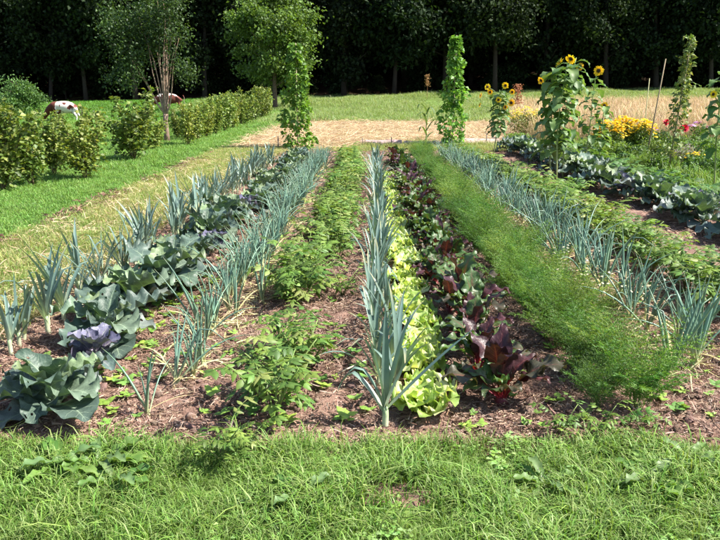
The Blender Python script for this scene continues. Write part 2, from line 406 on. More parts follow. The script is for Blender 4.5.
lib('onion_leaf', M_ONION, [tubeleaf(U(.34, .5), U(.0045, .0065), R(e), R(b), 8, ONB, jit(ONT, .2), k, U(-.2, .2)) for e, b, k in
    [(86, 8, None), (80, 22, None), (74, 35, None), (66, 20, None), (60, 45, None), (70, 20, (.55, R(90))), (78, 10, (.7, R(110))), (52, 60, None)]])
lib('dry_leaf', M_DRY, [ribbon(U(.2, .34), .006, R(e), R(b), 6, .3, (.55, .46, .22), (.5, .4, .2), sway=U(-.5, .5)) for e, b in [(30, 45), (45, 75), (15, 25)]])
lib('bulb', M_DRY, [tube([(0, 0, -.02), (0, 0, .005), (0, 0, .03), (0, 0, .055), (0, 0, .075)], [.016, .028, .03, .016, .008], 8, ((.50, .36, .16), (.6, .52, .28)))])
CABC = [(.06, .098, .07), (.088, .132, .102), (.105, .15, .10), (.15, .20, .10), (.145, .17, .155), (.06, .09, .072)]
rnd = lambda t: math.sin(PI * (t * .9 + .08) ** .75) ** .6 if t < .99 else .25
lib('cabbage_leaf', M_CAB, [broad(U(.19, .25), U(.07, .11), U(.085, .11), R(e), R(b), U(.1, .45), U(.14, .3), random.choice([2, 2.5, 3, 4]), 15, 13, rnd, c, tuple(q * 1.1 for q in c), (.30, .40, .26), .007, tearing=.07, holes=.02)
    for c, e, b in zip(CABC * 2, [72, 60, 48, 66, 35, 25, 55, 42, 30, 62, 20, 38], [50, 55, 65, 85, 60, 45, 95, 90, 75, 30, 55, 40])])
PURC = [(.09, .085, .14), (.14, .135, .20), (.06, .055, .085), (.08, .12, .11)]
lib('purple_cabbage_leaf', M_CAB, [broad(U(.15, .2), U(.05, .08), U(.075, .1), R(e), R(b), U(.2, .6), U(.12, .25), 2.5, 9, 9, rnd, c, tuple(q * 1.2 for q in c), (.42, .30, .44), .008, tearing=.05)
    for c, e, b in zip(PURC * 2, [75, 60, 45, 30, 68, 50, 35, 20], [20, 40, 50, 50, 70, 35, 60, 40])])
LETC = [(.44, .54, .18), (.32, .45, .11), (.58, .65, .30), (.26, .40, .09)]
lp = lambda t: (.35 + .65 * math.sin(PI * .5 * min(1, t * 1.5))) * (1 - max(0, t - .75) ** 2 * 9) if t < .99 else .3
lib('lettuce_leaf', M_LET, [broad(U(.11, .15), .015, U(.055, .075), R(e), R(b), U(.1, .5), U(.28, .45), random.choice([3, 3.5, 4]), 14, 11, lp, c, tuple(q * 1.05 for q in c), (.65, .7, .4), .008)
    for c, e, b in zip(LETC * 2, [80, 65, 50, 35, 72, 55, 40, 22], [30, 40, 50, 30, 70, 60, 55, 20])])
BTC = [(.06, .115, .034), (.08, .15, .04), (.11, .18, .05), (.055, .09, .034), (.045, .017, .022), (.07, .027, .03), (.065, .06, .035), (.065, .125, .036)]
bp_ = lambda t: (math.sin(PI * (t * .92 + .06) ** .62)) ** .9 if t < .99 else .12
lib('beet_leaf', M_BEET, [broad(U(.15, .2), U(.12, .18), U(.05, .068), R(e), R(b), U(-.3, .4), U(.22, .38), random.choice([2, 2.5, 3]), 12, 9, bp_, c, tuple(q * .95 for q in c), (.22, .02, .035), .005, 1.8)
    for c, e, b in zip(BTC, [82, 74, 66, 58, 78, 60, 50, 40], [50, 80, 95, 80, 60, 100, 70, 60])])
POTC = [(.092, .17, .03), (.12, .205, .036), (.155, .24, .045), (.07, .13, .023), (.22, .27, .075)]
def leaflet(L, W, c, e=-.1):
    g = ribbon(L, W * .5, e, .5, 4, -.3, c, tuple(q * 1.1 for q in c), 1.3, prof=lambda t: max(.03, math.sin(PI * (t * .95 + .03) ** .75))); return g
def compound(L, c, nl=3, e0=.5, bend=.9, lw=.028):
    pts = path(L, e0, bend, 6, 1.3); gs = [ribbon(L, .002, e0, bend, 5, .5, (.2, .28, .08), c, 1.3, prof=lambda t: 1)]
    for i in range(1, nl + 1):
        p, e = pts[int(6 * (i / (nl + .6)))]
        for s in (-1, 1):
            ll = L * U(.3, .42) * (.75 + .3 * i / nl)
            gs.append(leaflet(ll, lw * U(.8, 1.2) * (.7 + .4 * i / nl), jit(c, .15)).xf(T(*p) @ RX(e * .5) @ RZ(s * -U(.9, 1.25)) @ RY(s * U(-.1, .4))))
    p, e = pts[5]; gs.append(leaflet(L * .42, lw * 1.35, jit(c, .12)).xf(T(*p) @ RX(e)))
    return merge(gs)
lib('potato_leaf', M_POT, [compound(U(.15, .22), POTC[i % 5], random.choice([3, 3, 4]), U(.2, .9), U(.6, 1.3)) for i in range(9)])
lib('potato_stem', M_STEM, [tube([p for p, e in path(U(.3, .4), R(U(55, 80)), R(U(10, 40)), 6)], [.007, .0065, .006, .0055, .005, .004, .003], 5, ((.16, .17, .06), (.18, .27, .07))) for _ in range(4)])
DARKC = [(.07, .15, .035), (.10, .19, .045), (.13, .23, .05), (.06, .12, .03)]
lib('bean_leaf', M_POT, [merge([leaflet(U(.08, .11), .075, jit(DARKC[i % 4]), .2).xf(T(0, .09, .03) @ RZ(a) @ RX(U(-.4, .1))) for a in (-1.3, 0, 1.3)] + [tube([(0, 0, 0), (0, .05, .03), (0, .09, .03)], [.002] * 3, 4, ((.2, .3, .1), (.2, .3, .1)))]) for i in range(6)])
SUNC = [(.09, .17, .045), (.12, .21, .06), (.16, .25, .09), (.07, .14, .035)]
hp = lambda t: (1 - t) ** .62 * min(1, t * 5 + .35)
lib('sunflower_leaf', M_SHRUB, [broad(U(.19, .26), U(.09, .13), U(.09, .12), R(e), R(b), U(-.1, .25), .12, 2, 8, 7, hp, SUNC[i % 4], None, (.2, .3, .1), .005) for i, (e, b) in enumerate([(55, 80), (40, 90), (30, 75), (60, 110), (20, 60), (45, 100)])])

def feather(nf, h, spread, c0, hair=.03, nb=11, nh=8, hw=.0022):
    """plumes of thread-fine leaves: each frond a flat triangular spray"""
    tri = []; col = []
    for _ in range(nf):
        az = U(0, 2 * PI); up = U(60, 88); L = h * U(.55, 1.08)
        pts = path(L, R(up), R(U(25, 75)) * spread, 14, 1.7)
        k = np.array(c0) * U(.55, 1.4) * np.array([U(.85, 1.35), 1, 1]); rz = np.array(RZ(az))[:3, :3]
        bx, by = U(-.035, .035), U(-.05, .05); pp = [np.array(p) for p, e in pts]; off = np.array((bx, by, 0))
        for i in range(14):
            a, b = pp[i], pp[i + 1]; wd = .0026 * (1 - i / 16)
            tri += [rz @ q + off for q in (a + (-wd, 0, 0), a + (wd, 0, 0), b)]; col += [k * (.9, .95, 1.1)] * 3
        st0 = random.choice([3, 4, 5])
        for i in range(st0, 15):
            e = pts[i][1]; t = (i - st0) / (14.01 - st0)
            for sgn in (-1, 1):
                bl = L * .30 * (1 - t) ** .8 * min(1, .55 + t * 3) * U(.8, 1.2) + .012
                d = np.array([sgn * .8, math.cos(e) * .55, math.sin(e) * .55 + U(-.18, .18)]); d /= np.linalg.norm(d)
                tang = np.array([0, math.cos(e), math.sin(e)])
                m = max(3, int(nh * bl / (L * .16)))
                for j in range(m):
                    f_ = (j + 1) / m; st = pp[i] + d * bl * f_ - np.array([0, 0, .25 * bl * f_ * f_])
                    q = d * .7 + tang * U(-.2, 1.0) * (1 if j % 2 else -.6) + rng.normal(size=3) * .28; q /= np.linalg.norm(q)
                    en = st + q * hair * U(.5, 1.1) * (1.15 - .5 * f_); sd_ = np.cross(q, rng.normal(size=3)); sd_ *= hw / (np.linalg.norm(sd_) + 1e-6)
                    tri += [rz @ x + off for x in (st - sd_, st + sd_, en)]; col += [k * .9, k * .9, k * 1.15]
    v = np.array(tri); n = len(v) // 3
    return Geo(v, [(3 * i, 3 * i + 1, 3 * i + 2) for i in range(n)], np.array(col))

# ================================================================== PLANT RECIPES  -> list of (part name, library key, index, matrix)
def leek_recipe(n=8, s=1.0, fan=None):
    out = [('shaft', 'leek_shaft', 0, SC(s))]; pl = U(0, PI) if fan is None else random.gauss(0, fan)
    for i in range(n):
        k = [0, 7, 1, 5, 2, 3, 4, 6, 8][i % 9] if i else 0
        az = pl + (i % 2) * PI + U(-.45, .45)
        if i > 2 and random.random() < .5: k = pick('leek_leaf')
        out.append(('leaf', 'leek_leaf', k, T(0, 0, (.115 - .01 * i) * s) @ RZ(az) @ RX(U(-.22, .12)) @ SC(s * U(.7, 1.1))))
    if random.random() < .5: out.append(('dry_leaf', 'dry_leaf', pick('dry_leaf'), T(0, 0, .07) @ RZ(U(0, 6.28))))
    return out
def onion_recipe(n=7, dry=1):
    out = [('bulb', 'bulb', 0, T(0, 0, -.022) @ SC(U(.55, .9)))]
    for i in range(n):
        out.append(('leaf', 'onion_leaf', pick('onion_leaf') if i > 1 else i, T(U(-.01, .01), U(-.01, .01), .018) @ RZ(U(0, 6.28)) @ SC(U(.7, 1.1))))
    for i in range(dry): out.append(('dry_leaf', 'dry_leaf', pick('dry_leaf'), T(0, 0, .04) @ RZ(U(0, 6.28))))
    return out
def cabbage_recipe(n=13, key='cabbage_leaf', stem=.1):
    out = [('stalk', 'cab_stalk', 0, Matrix.Diagonal((1, 1, stem / .1, 1)))]
    order = sorted(range(len(LIB[key])), key=lambda i: -LIB[key][i][0].v[:, 2].max())
    for i in range(n):
        k = order[min(len(order) - 1, int(i / n * len(order) + U(-.8, .8)) if i else 0)]
        out.append(('leaf', key, max(0, k), T(0, 0, stem * (1.15 - .75 * i / n)) @ RZ(i * 2.4 + U(-.3, .3)) @ RX(U(-.12, .12)) @ SC(U(.72, 1.08) * (.75 + .35 * min(1, i / 5)))))
    return out
def lettuce_recipe(n=15):
    out = []; order = [0, 4, 1, 5, 2, 6, 3, 7]
    for i in range(n):
        k = order[min(7, int(i / n * 8))]
        out.append(('leaf', 'lettuce_leaf', k, T(0, 0, .012) @ RZ(i * 2.4 + U(-.3, .3)) @ SC(U(.8, 1.1) * (.7 + .4 * min(1, i / 6)))))
    return out
def beet_recipe(n=12, purple=.3):
    out = [('root_crown', 'beet_crown', 0, Matrix())]
    for i in range(n):
        k = random.choice([4, 5, 6]) if random.random() < purple else random.choice([0, 1, 2, 3, 7])
        out.append(('leaf', 'beet_leaf', k, T(U(-.01, .01), U(-.01, .01), .02) @ RZ(i * 2.4 + U(-.3, .3)) @ RX(-.02 + .3 * (1 - i / n)) @ SC(U(.75, 1.1))))
    return out
def potato_recipe(ns=5, nl=4, sc=1.0, key='potato_leaf'):
    out = []
    for i in range(ns):
        k = pick('potato_stem'); az = i * 2 * PI / ns + U(-.5, .5); s = sc * U(.75, 1.1)
        M = RZ(az) @ SC(s); out.append(('stem', 'potato_stem', k, M))
        g = LIB['potato_stem'][k][0].v.reshape(-1, 5, 3).mean(1)
        for j in range(nl):
            p = M @ Vector(g[min(6, 2 + j)] if j < nl - 1 else g[6]);
            out.append(('leaf', key, pick(key), T(*p) @ RZ(az + (j * 2.2) + U(-.5, .5)) @ RX(U(-.5, .35)) @ RY(U(-.3, .3)) @ SC(sc * U(.75, 1.1))))
    return out
lib('cab_stalk', M_STEM, [tube([(0, 0, -.03), (0, 0, .03), (.004, 0, .07), (0, 0, .12)], [.02, .018, .016, .012], 7, ((.32, .34, .2), (.3, .4, .25)))])
lib('beet_crown', M_STEM, [tube([(0, 0, -.03), (0, 0, 0), (0, 0, .03), (0, 0, .045)], [.03, .034, .026, .012], 8, ((.16, .03, .04), (.22, .03, .04)))])

def build_parts(root, rec):
    for nm, key, k, M in rec: ob(nm, LIB[key][k][1], root, M)
FAR = {}
def far_variants(key, recipe, K=5):
    out = []
    for _ in range(K):
        by = {}
        for nm, k, i, M in recipe(): by.setdefault((nm, k), []).append(LIB[k][i][0].xf(M))
        parts = {}
        for (nm, k), gs in by.items():
            nm2 = {'leaf': 'foliage', 'dry_leaf': 'dry_foliage', 'stem': 'stems'}.get(nm, nm)
            parts[nm2] = to_mesh(merge(gs), nm2, LIB[k][0][1].materials[0])
        out.append(parts)
    FAR[key] = out
def build_far(root, key):
    for nm, me in random.choice(FAR[key]).items(): ob(nm, me, root)

ORD = ['first', 'second', 'third', 'fourth', 'fifth', 'sixth', 'seventh', 'eighth', 'ninth', 'tenth', 'eleventh', 'twelfth']
def row(name, cat, xf, y0, y1, step, near_y, recipe, farkey, lab_near, lab_mid, lab_far, group, jx=.03, smin=.85, smax=1.12, n_ord=8, rot=None, skip=None, special=None, zs=.0, split=None):
    """one row of plants: named one by one near the grass, by stretch farther off"""
    y = y0; i = 0; split = split or (y0 + y1) * .45
    while y < y1:
        x = xf(y) + random.gauss(0, jx)
        if not (skip and skip(x, y)):
            t = empty(name, (x, y, bed_z(x, y) + zs if y > 3.1 else 0), U(0, 6.28) if rot is None else random.choice((0, PI)) + random.gauss(0, rot), U(smin, smax))
            q = (y - y0) / (y1 - y0)
            lab = lab_near.format(ORD[i]) if i < 12 else (lab_mid.replace('middle stretch', 'nearer stretch') if q < .24 else lab_mid if q < .45 else lab_mid.replace('middle stretch', 'farther stretch') if q < .68 else lab_far)
            t.rotation_euler.x = random.gauss(0, .07); t.rotation_euler.y = random.gauss(0, .07)
            tag(t, lab, cat, group)
            if special and i in special:
                special[i](t)
            elif y < near_y: build_parts(t, recipe())
            else: build_far(t, farkey)
            i += 1
        y += step * U(.8, 1.2)
    return i

# ================================================================== THE ROWS
far_variants('leek', lambda: leek_recipe(8), 5)
far_variants('row_leek', lambda: leek_recipe(random.choice([6, 7, 8]), 1.0, .8), 9)
far_variants('cabbage', lambda: cabbage_recipe(14), 5)
far_variants('onion', lambda: onion_recipe(10, 1), 6)
far_variants('lettuce', lambda: lettuce_recipe(13), 4)
far_variants('beet', lambda: beet_recipe(13, .2), 7)
far_variants('potato', lambda: potato_recipe(8, 5), 5)
far_variants('bean', lambda: potato_recipe(5, 5, 1.0, 'bean_leaf'), 4)

# --- outer left leeks
row('leek', 'leek', lambda y: -2.13 + .025 * (y - 4), 4.0, 14.6, .145, 7, lambda: leek_recipe(random.choice([6, 7, 8])), 'leek',
    '{} leek from the front in the outer left row beside the dry turf', 'leek in the middle stretch of the outer left row', 'leek at the far end of the outer left row', 'leeks of the outer left row', .06, .7, 1.08)
# --- left cabbages, some purple
def hero_cabbage(t):
    t.location = (-1.52, 3.24, 0); t.scale = (1.06,) * 3; build_parts(t, cabbage_recipe(17))
def purple(t): t['label'] = t['label'].replace('blue-green', 'purple'); build_parts(t, cabbage_recipe(11, 'purple_cabbage_leaf', .09))
row('cabbage', 'cabbage', lambda y: -1.53 + .015 * (y - 3), 3.24, 15.6, .49, 11, lambda: cabbage_recipe(random.choice([14, 16, 17])), 'cabbage',
    '{} cabbage from the grass in the left cabbage row, blue-green leaves', 'blue-green cabbage in the middle stretch of the left cabbage row', 'blue-green cabbage at the far end of the left cabbage row', 'cabbages of the left row', .1, .95, 1.32, 12,
    special={0: hero_cabbage, 1: purple, 7: purple, 11: purple})
# --- left onions
row('onion', 'onion', lambda y: -.98 + .014 * (y - 3), 3.55, 15.4, .115, 5.2, lambda: onion_recipe(random.choice([6, 7, 8]), random.choice([1, 2])), 'onion',
    '{} onion from the front in the left onion row', 'onion in the middle stretch of the left onion row', 'onion at the far end of the left onion row', 'onions of the left row', .075, .9, 1.25, 6,
    skip=lambda x, y: 4.0 < y < 4.25)
t = empty('onion', (-1.06, 3.2, .0), 0.6, 1.0); tag(t, 'lone onion with splayed leaves standing by the grass right of the cabbages', 'onion', 'onions of the left row')
build_parts(t, onion_recipe(6, 1))
# --- potatoes
row('potato_plant', 'potato plant', lambda y: -.40 + .018 * (y - 3), 3.18, 16.2, .26, 8, lambda: potato_recipe(random.choice([6, 7, 8]), 5, U(.85, 1.05)), 'potato',
    '{} leafy potato plant from the grass, left of the middle leeks', 'leafy potato plant in the middle stretch left of the central leeks', 'leafy potato plant at the far end left of the central leeks', 'potato plants left of the middle leeks', .09, .85, 1.1, 6,
    skip=lambda x, y: 4.05 < y < 5.0 or 9.6 < y < 10.2)
for x, y, s in [(-.62, 3.85, .5), (-.14, 5.3, .7), (-.2, 6.4, .8), (-.62, 6.0, .85), (-.18, 7.3, .9), (-.6, 7.4, .8)]:
    t = empty('potato_plant', (x, y, .0), U(0, 6), s)
    tag(t, 'small pale potato seedling on bare soil between onions and potatoes' if s == .5 else 'leafy potato plant filling the near middle of the potato row', 'potato plant', 'potato plants left of the middle leeks'); build_parts(t, potato_recipe(3 if s == .5 else 5, 4))
# --- middle leeks
def hero_leek(t):
    t.rotation_euler = (0, 0, 0); t.scale = (1, 1, 1); t.location = (.12, 3.07, 0)
    t['label'] = 'front leek with one long leaf slanting right over the lettuces'
    ob('shaft', LIB['leek_shaft'][0][1], t, SC(1.05))
    for az, e0, b, L, k, z in [(-88, 47, 6, .6, None, .10), (80, 70, 60, .4, (.55, R(80)), .09), (62, 55, 70, .42, (.5, R(70)), .08), (-60, 76, 10, .5, None, .11), (100, 80, 12, .48, None, .11), (-120, 72, 30, .42, None, .1), (0, 86, 8, .5, None, .115)]:
        g = ribbon(L, .019, R(e0), R(b), 10, .45, LKB, LKT, 1.8, k, cm=jit(LKM, .08)); ob('leaf', to_mesh(g, 'leaf', M_LEEK), t, T(0, 0, z) @ RZ(R(az)))
row('leek', 'leek', lambda y: .12 + .016 * (y - 3), 3.07, 14.4, .16, 6.5, lambda: leek_recipe(random.choice([6, 7, 8]), 1.0, .8), 'row_leek',
    '{} leek from the grass in the middle row', 'leek in the middle stretch of the central row', 'leek at the far end of the central row', 'leeks of the middle row', .04, .68, 1.0, 8, rot=.5, special={0: hero_leek},
    skip=lambda x, y: 3.2 < y < 3.4)
# --- lettuces
row('lettuce', 'lettuce', lambda y: .36 + .012 * (y - 3), 3.2, 12.5, .235, 8, lambda: lettuce_recipe(random.choice([14, 16])), 'lettuce',
    '{} pale green lettuce from the grass', 'pale green lettuce in the middle stretch of its row', 'pale green lettuce at the far end of its row', 'lettuces beside the middle leeks', .03, .85, 1.2, 8)
# --- beetroot
def hero_beet(t):
    t['label'] = 'big front beetroot with red stalks and dark purple leaves'; t.scale = (1.22,) * 3; t.location = (.74, 3.36, 0); build_parts(t, beet_recipe(22, .5))
row('beetroot', 'beetroot', lambda y: .74 + .006 * (y - 3), 3.4, 15.6, .24, 8, lambda: beet_recipe(random.choice([12, 13, 14]), U(.12, .5)), 'beet',
    '{} red-stemmed beetroot from the grass', 'beetroot in the middle stretch of the red-leaved row', 'beetroot at the far end of the red-leaved row', 'beetroots right of the lettuces', .07, .9, 1.28, 8, special={0: hero_beet})
row('beetroot', 'beetroot', lambda y: .60 + .01 * (y - 3), 4.3, 14, .5, 8, lambda: beet_recipe(9, U(.1, .4)), 'beet',
    '{} beetroot from the front along the lettuce side of the red-leaved row', 'beetroot in the middle stretch on the lettuce side of the red-leaved row', 'beetroot on the lettuce side near the far end', 'beetroots right of the lettuces', .05, .7, .9, 4)
# --- feathery row
FE = [to_mesh(feather(34, .50, .85, c), 'foliage', M_DILL) for c in [(.092, .20, .035), (.115, .235, .042), (.075, .165, .03), (.145, .265, .052), (.10, .22, .05), (.08, .185, .03)]]
FS = to_mesh(merge([tube([(0, 0, -.01), (U(-.02, .02), U(-.02, .02), .1), (a * .05, b * .05, .22)], [.004, .003, .002], 4, ((.25, .3, .1), (.2, .32, .08))) for a, b in [(1, 0), (-1, .3), (0, 1), (.3, -1)]]), 'stems', M_STEM)
y = 3.3; i = 0
while y < 16:
    for dx in ((-.08, .08) if y < 9 else (0,)):
        x = 1.31 + dx + random.gauss(0, .05); yy = y + U(-.08, .08)
        t = empty('carrot_plant', (x, yy, bed_z(x, yy)), U(0, 6.28), U(.6, 1.08) * (1.12 if random.random() < .25 else 1))
        tag(t, ('{} feathery carrot plant from the grass, {} side of its row'.format(ORD[i // 2], 'left' if dx < 0 else 'right')) if i < 24 else ('feathery carrot plant in the {} of the bright green row, {} side'.format('nearer stretch' if y < 5.5 else 'middle stretch', 'left' if dx < 0 else 'right') if y < 9 else 'feathery carrot plant in the far half of the bright green row' if y < 13 else 'feathery carrot plant at the far end of the bright green row'), 'carrot plant', 'feathery carrot row')
        ob('foliage', random.choice(FE), t); ob('stems', FS, t); i += 1
    y += .24 if y < 9 else .17
# --- right onions, with a gap of chamomile
row('onion', 'onion', lambda y: 1.93 + .005 * (y - 3), 3.7, 15.7, .13, 5.5, lambda: onion_recipe(random.choice([7, 8, 9]), 1), 'onion',
    '{} onion from the front in the right onion row', 'onion in the middle stretch of the right onion row', 'onion at the far end of the right onion row', 'onions of the right row', .1, 1.05, 1.42, 6)
# --- right potatoes
row('potato_plant', 'potato plant', lambda y: 2.66 - .02 * (y - 5) - max(0, y - 12) * .05, 4.0, 16.8, .25, 7, lambda: potato_recipe(random.choice([7, 8]), 5, U(.85, 1.0)), 'potato',
    '{} leafy potato plant from the front in the right potato row', 'leafy potato plant in the middle stretch of the right potato row', 'leafy potato plant at the far end of the right potato row', 'potato plants of the right row', .1, .9, 1.2, 4)
# --- right cabbages
row('cabbage', 'cabbage', lambda y: 3.98 + .05 * math.sin(y), 7.2, 18.2, .42, 12, lambda: cabbage_recipe(random.choice([13, 14, 15])), 'cabbage',
    '{} cabbage from the front in the right cabbage row, blue-green leaves', 'blue-green cabbage in the middle stretch of the right cabbage row', 'blue-green cabbage at the far end of the right cabbage row', 'cabbages of the right row', .09, 1.2, 1.55, 8,
    special={1: purple, 4: purple, 7: purple}, split=14)
# --- dark bush beans behind them
row('bean_plant', 'bean plant', lambda y: 4.95 + .05 * math.sin(y * 2), 8.2, 17.5, .38, 0, None, 'bean',
    '{} dark green bush bean from the front, behind the right cabbages', 'dark green bush bean in the middle stretch of the row behind the right cabbages', 'dark green bush bean at the far end behind the right cabbages', 'bush beans behind the cabbages', .15, .9, 1.2, 3, split=13)

# chamomile with small white flowers
def flower_dots(pos, r, cp, cc, n=7):
    gs = []
    for p in pos:
        v = [(0, 0, .3 * r)]; c = [cc]
        for k in range(n * 2):
            a = PI * k / n; q = r if k % 2 == 0 else r * .6; v.append((q * math.cos(a), q * math.sin(a), 0)); c.append(cp)
        f = [(0, 1 + k, 1 + (k + 1) % (2 * n)) for k in range(2 * n)]
        gs.append(Geo(v, f, c).xf(T(*p) @ RX(U(-.7, .5)) @ RY(U(-.5, .5))))
    return merge(gs)
def chamomile(x, y, label, n=40, s=.3):
    t = empty('chamomile', (x, y, bed_z(x, y)), U(0, 6)); tag(t, label, 'chamomile', 'chamomile among the onions')
    pos = [(random.gauss(0, s * .4), random.gauss(0, s * .6), U(.12, .3)) for _ in range(n)]
    ob('stems', to_mesh(merge([tube([(p[0] * .4, p[1] * .4, 0), (p[0] * .8, p[1] * .8, p[2] * .6), p], [.0016, .0014, .001], 3, ((.2, .3, .08), (.2, .3, .08)), cap=False) for p in pos]), 'stems', M_STEM), t)
    ob('foliage', to_mesh(feather(12, .26, 1.2, (.15, .25, .06), .02, nh=6), 'foliage', M_DILL), t)
    ob('flowers', to_mesh(flower_dots(pos, .012, (.8, .8, .75), (.75, .6, .1)), 'flowers', M_PETAL), t)['kind'] = 'stuff'
chamomile(1.78, 4.9, 'white-flowered chamomile between the carrots and the nearest right onions', 60)
chamomile(1.72, 7.6, 'smaller white-flowered chamomile farther back between carrots and right onions', 40)
chamomile(1.72, 5.6, 'white-flowered chamomile just behind the nearest chamomile clump', 40)

# ================================================================== SUNFLOWERS, BEAN POLES, FLOWERS
def sun_head(parent, p, az, tilt, r):
    r *= .74; M = T(*p) @ RZ(az + U(-.3, .3)) @ RX(tilt + U(-.1, .25))                  # face looks along local -Y after tilt; local z out of the disc
    M = M @ RX(PI / 2)
    n = 16; v = [(0, 0, r * .16)]; c = [(.03, .018, .008)]; f = []
    for j, (q, h) in enumerate([(.18, .15), (.32, .1), (.4, -.02), (.28, -.16), (.06, -.25)]):
        for k in range(n):
            a = 2 * PI * k / n; v.append((q * r * math.cos(a), q * r * math.sin(a), h * r)); c.append([(.04, .02, .008), (.10, .05, .012), (.12, .08, .02), (.14, .24, .06), (.14, .24, .06)][j])
    for k in range(n): f.append((0, 1 + k, 1 + (k + 1) % n))
    for j in range(4):
        for k in range(n): f.append((1 + j * n + k, 1 + (j + 1) * n + k, 1 + (j + 1) * n + (k + 1) % n, 1 + j * n + (k + 1) % n))
    h = ob('flower_head', to_mesh(Geo(v, f, c), 'flower_head', M_PETAL), parent, M)
    gs = [ribbon(r * U(.55, .72), r * .14, R(U(-5, 35)), R(U(-10, 50)), 4, .3, (.78, .42, .01), (.85, .58, .02), prof=lambda t: max(.05, math.sin(PI * (t * .8 + .15)))).xf(RZ(2 * PI * k / 20 + U(-.08, .08)) @ T(0, r * .35, 0)) for k in range(20)]
    ob('petals', to_mesh(merge(gs), 'petals', M_PETAL), h)
    gs = [ribbon(r * .45, r * .1, R(-30), R(-20), 3, .2, (.13, .23, .06), (.15, .27, .07)).xf(RZ(2 * PI * k / 11) @ T(0, r * .35, -r * .06)) for k in range(11)]
    ob('bracts', to_mesh(merge(gs), 'bracts', M_SHRUB), h)
def sunflower(px, py, height, label, heads, nl=14, lean=(0, 0), z0=.3, ls=1.0, rs=.013):
    nl = int(nl * 3.1)
    x, y = P(px, py); t = empty('sunflower', (x, y, 0)); tag(t, label, 'sunflower', 'sunflowers')
    sp = lambda s: Vector((lean[0] * s * s + .03 * math.sin(s * 5 + px), lean[1] * s * s, height * s))
    ob('stem', to_mesh(tube([sp(i / 10) for i in range(11)], [rs * (1.15 - .6 * i / 10) for i in range(11)], 7, ((.30, .34, .14), (.18, .30, .09))), 'stem', M_STEM), t)
    for i in range(nl):
        s = (z0 + (height * .97 - z0) * (i + U(0, .6)) / nl) / height; p = sp(s)
        ob('leaf', LIB['sunflower_leaf'][pick('sunflower_leaf')][1], t, T(*p) @ RZ(i * 2.4 + U(-.4, .4)) @ RX(U(-.75, .0)) @ SC(ls * .95 * U(.75, 1.25) * (1.02 - .1 * s)))
    for (dx, dy, h, az, tilt, r) in heads:
        top = Vector((dx, dy, h)); s0 = sp(min(.97, (h - .22) / height)) if abs(dx) > .04 else sp(.97)
        if abs(dx) > .04 or h > height: ob('flower_stalk', to_mesh(tube([s0, (s0 + top) / 2 + Vector((0, 0, .03)), top], [.007, .006, .006], 5, ((.2, .3, .1), (.2, .3, .1))), 'flower_stalk', M_STEM), t)
        sun_head(t, top, az, tilt, r)
sunflower(549, 181, 1.95, 'tall sunflower at the left of the big clump, nodding yellow head', [(.02, -.05, 2.02, .9, .5, .13), (-.24, .05, 1.72, -1.2, .3, .10)], 17, (-.03, 0), .5, 1.1)
sunflower(555, 183, 2.0, 'tall sunflower in the middle of the big clump with bright head', [(.1, -.06, 2.06, -.7, .5, .13), (.16, -.1, 1.82, .3, .3, .10)], 17, (.05, 0), .55, 1.1)
sunflower(561, 180, 2.1, 'tallest leafy sunflower at the right of the big clump', [(.2, .05, 1.95, 2.5, .2, .10)], 18, (.1, .02), .5, 1.1)
sunflower(584, 167, 1.85, 'single sunflower right of the big clump, head ringed with yellow petals', [(.12, -.05, 1.93, -.3, .2, .15)], 12, (.13, 0), .3, .95)
sunflower(597, 166, 1.3, 'shorter sunflower with one small bloom right of the single sunflower', [(.02, -.08, 1.25, -.1, 0, .11)], 10, (.1, 0), .3, .8)
sunflower(495, 155, 1.55, 'branching sunflower with many small heads beside the far cabbages', [(-.28, -.1, 1.62, .3, .1, .11), (-.2, -.05, 1.5, -.2, .1, .10), (-.42, 0, 1.42, .8, .1, .10), (-.43, 0, 1.2, 1, .1, .09), (.15, -.1, 1.65, -.4, .1, .12), (.32, -.1, 1.5, -.5, .1, .10), (.3, -.15, 1.25, -.3, .1, .13), (-.02, -.2, 1.32, 0, .1, .10), (.16, -.18, 1.15, 0, .1, .09)], 24, (.05, 0), .55, .95)
sunflower(712, 190, 1.9, 'sunflower with big dark leaves at the right edge', [(.1, -.05, 1.95, -.4, .2, .13), (-.22, -.1, 1.5, .2, .1, .09)], 14, (-.05, 0), .7, 1.0)

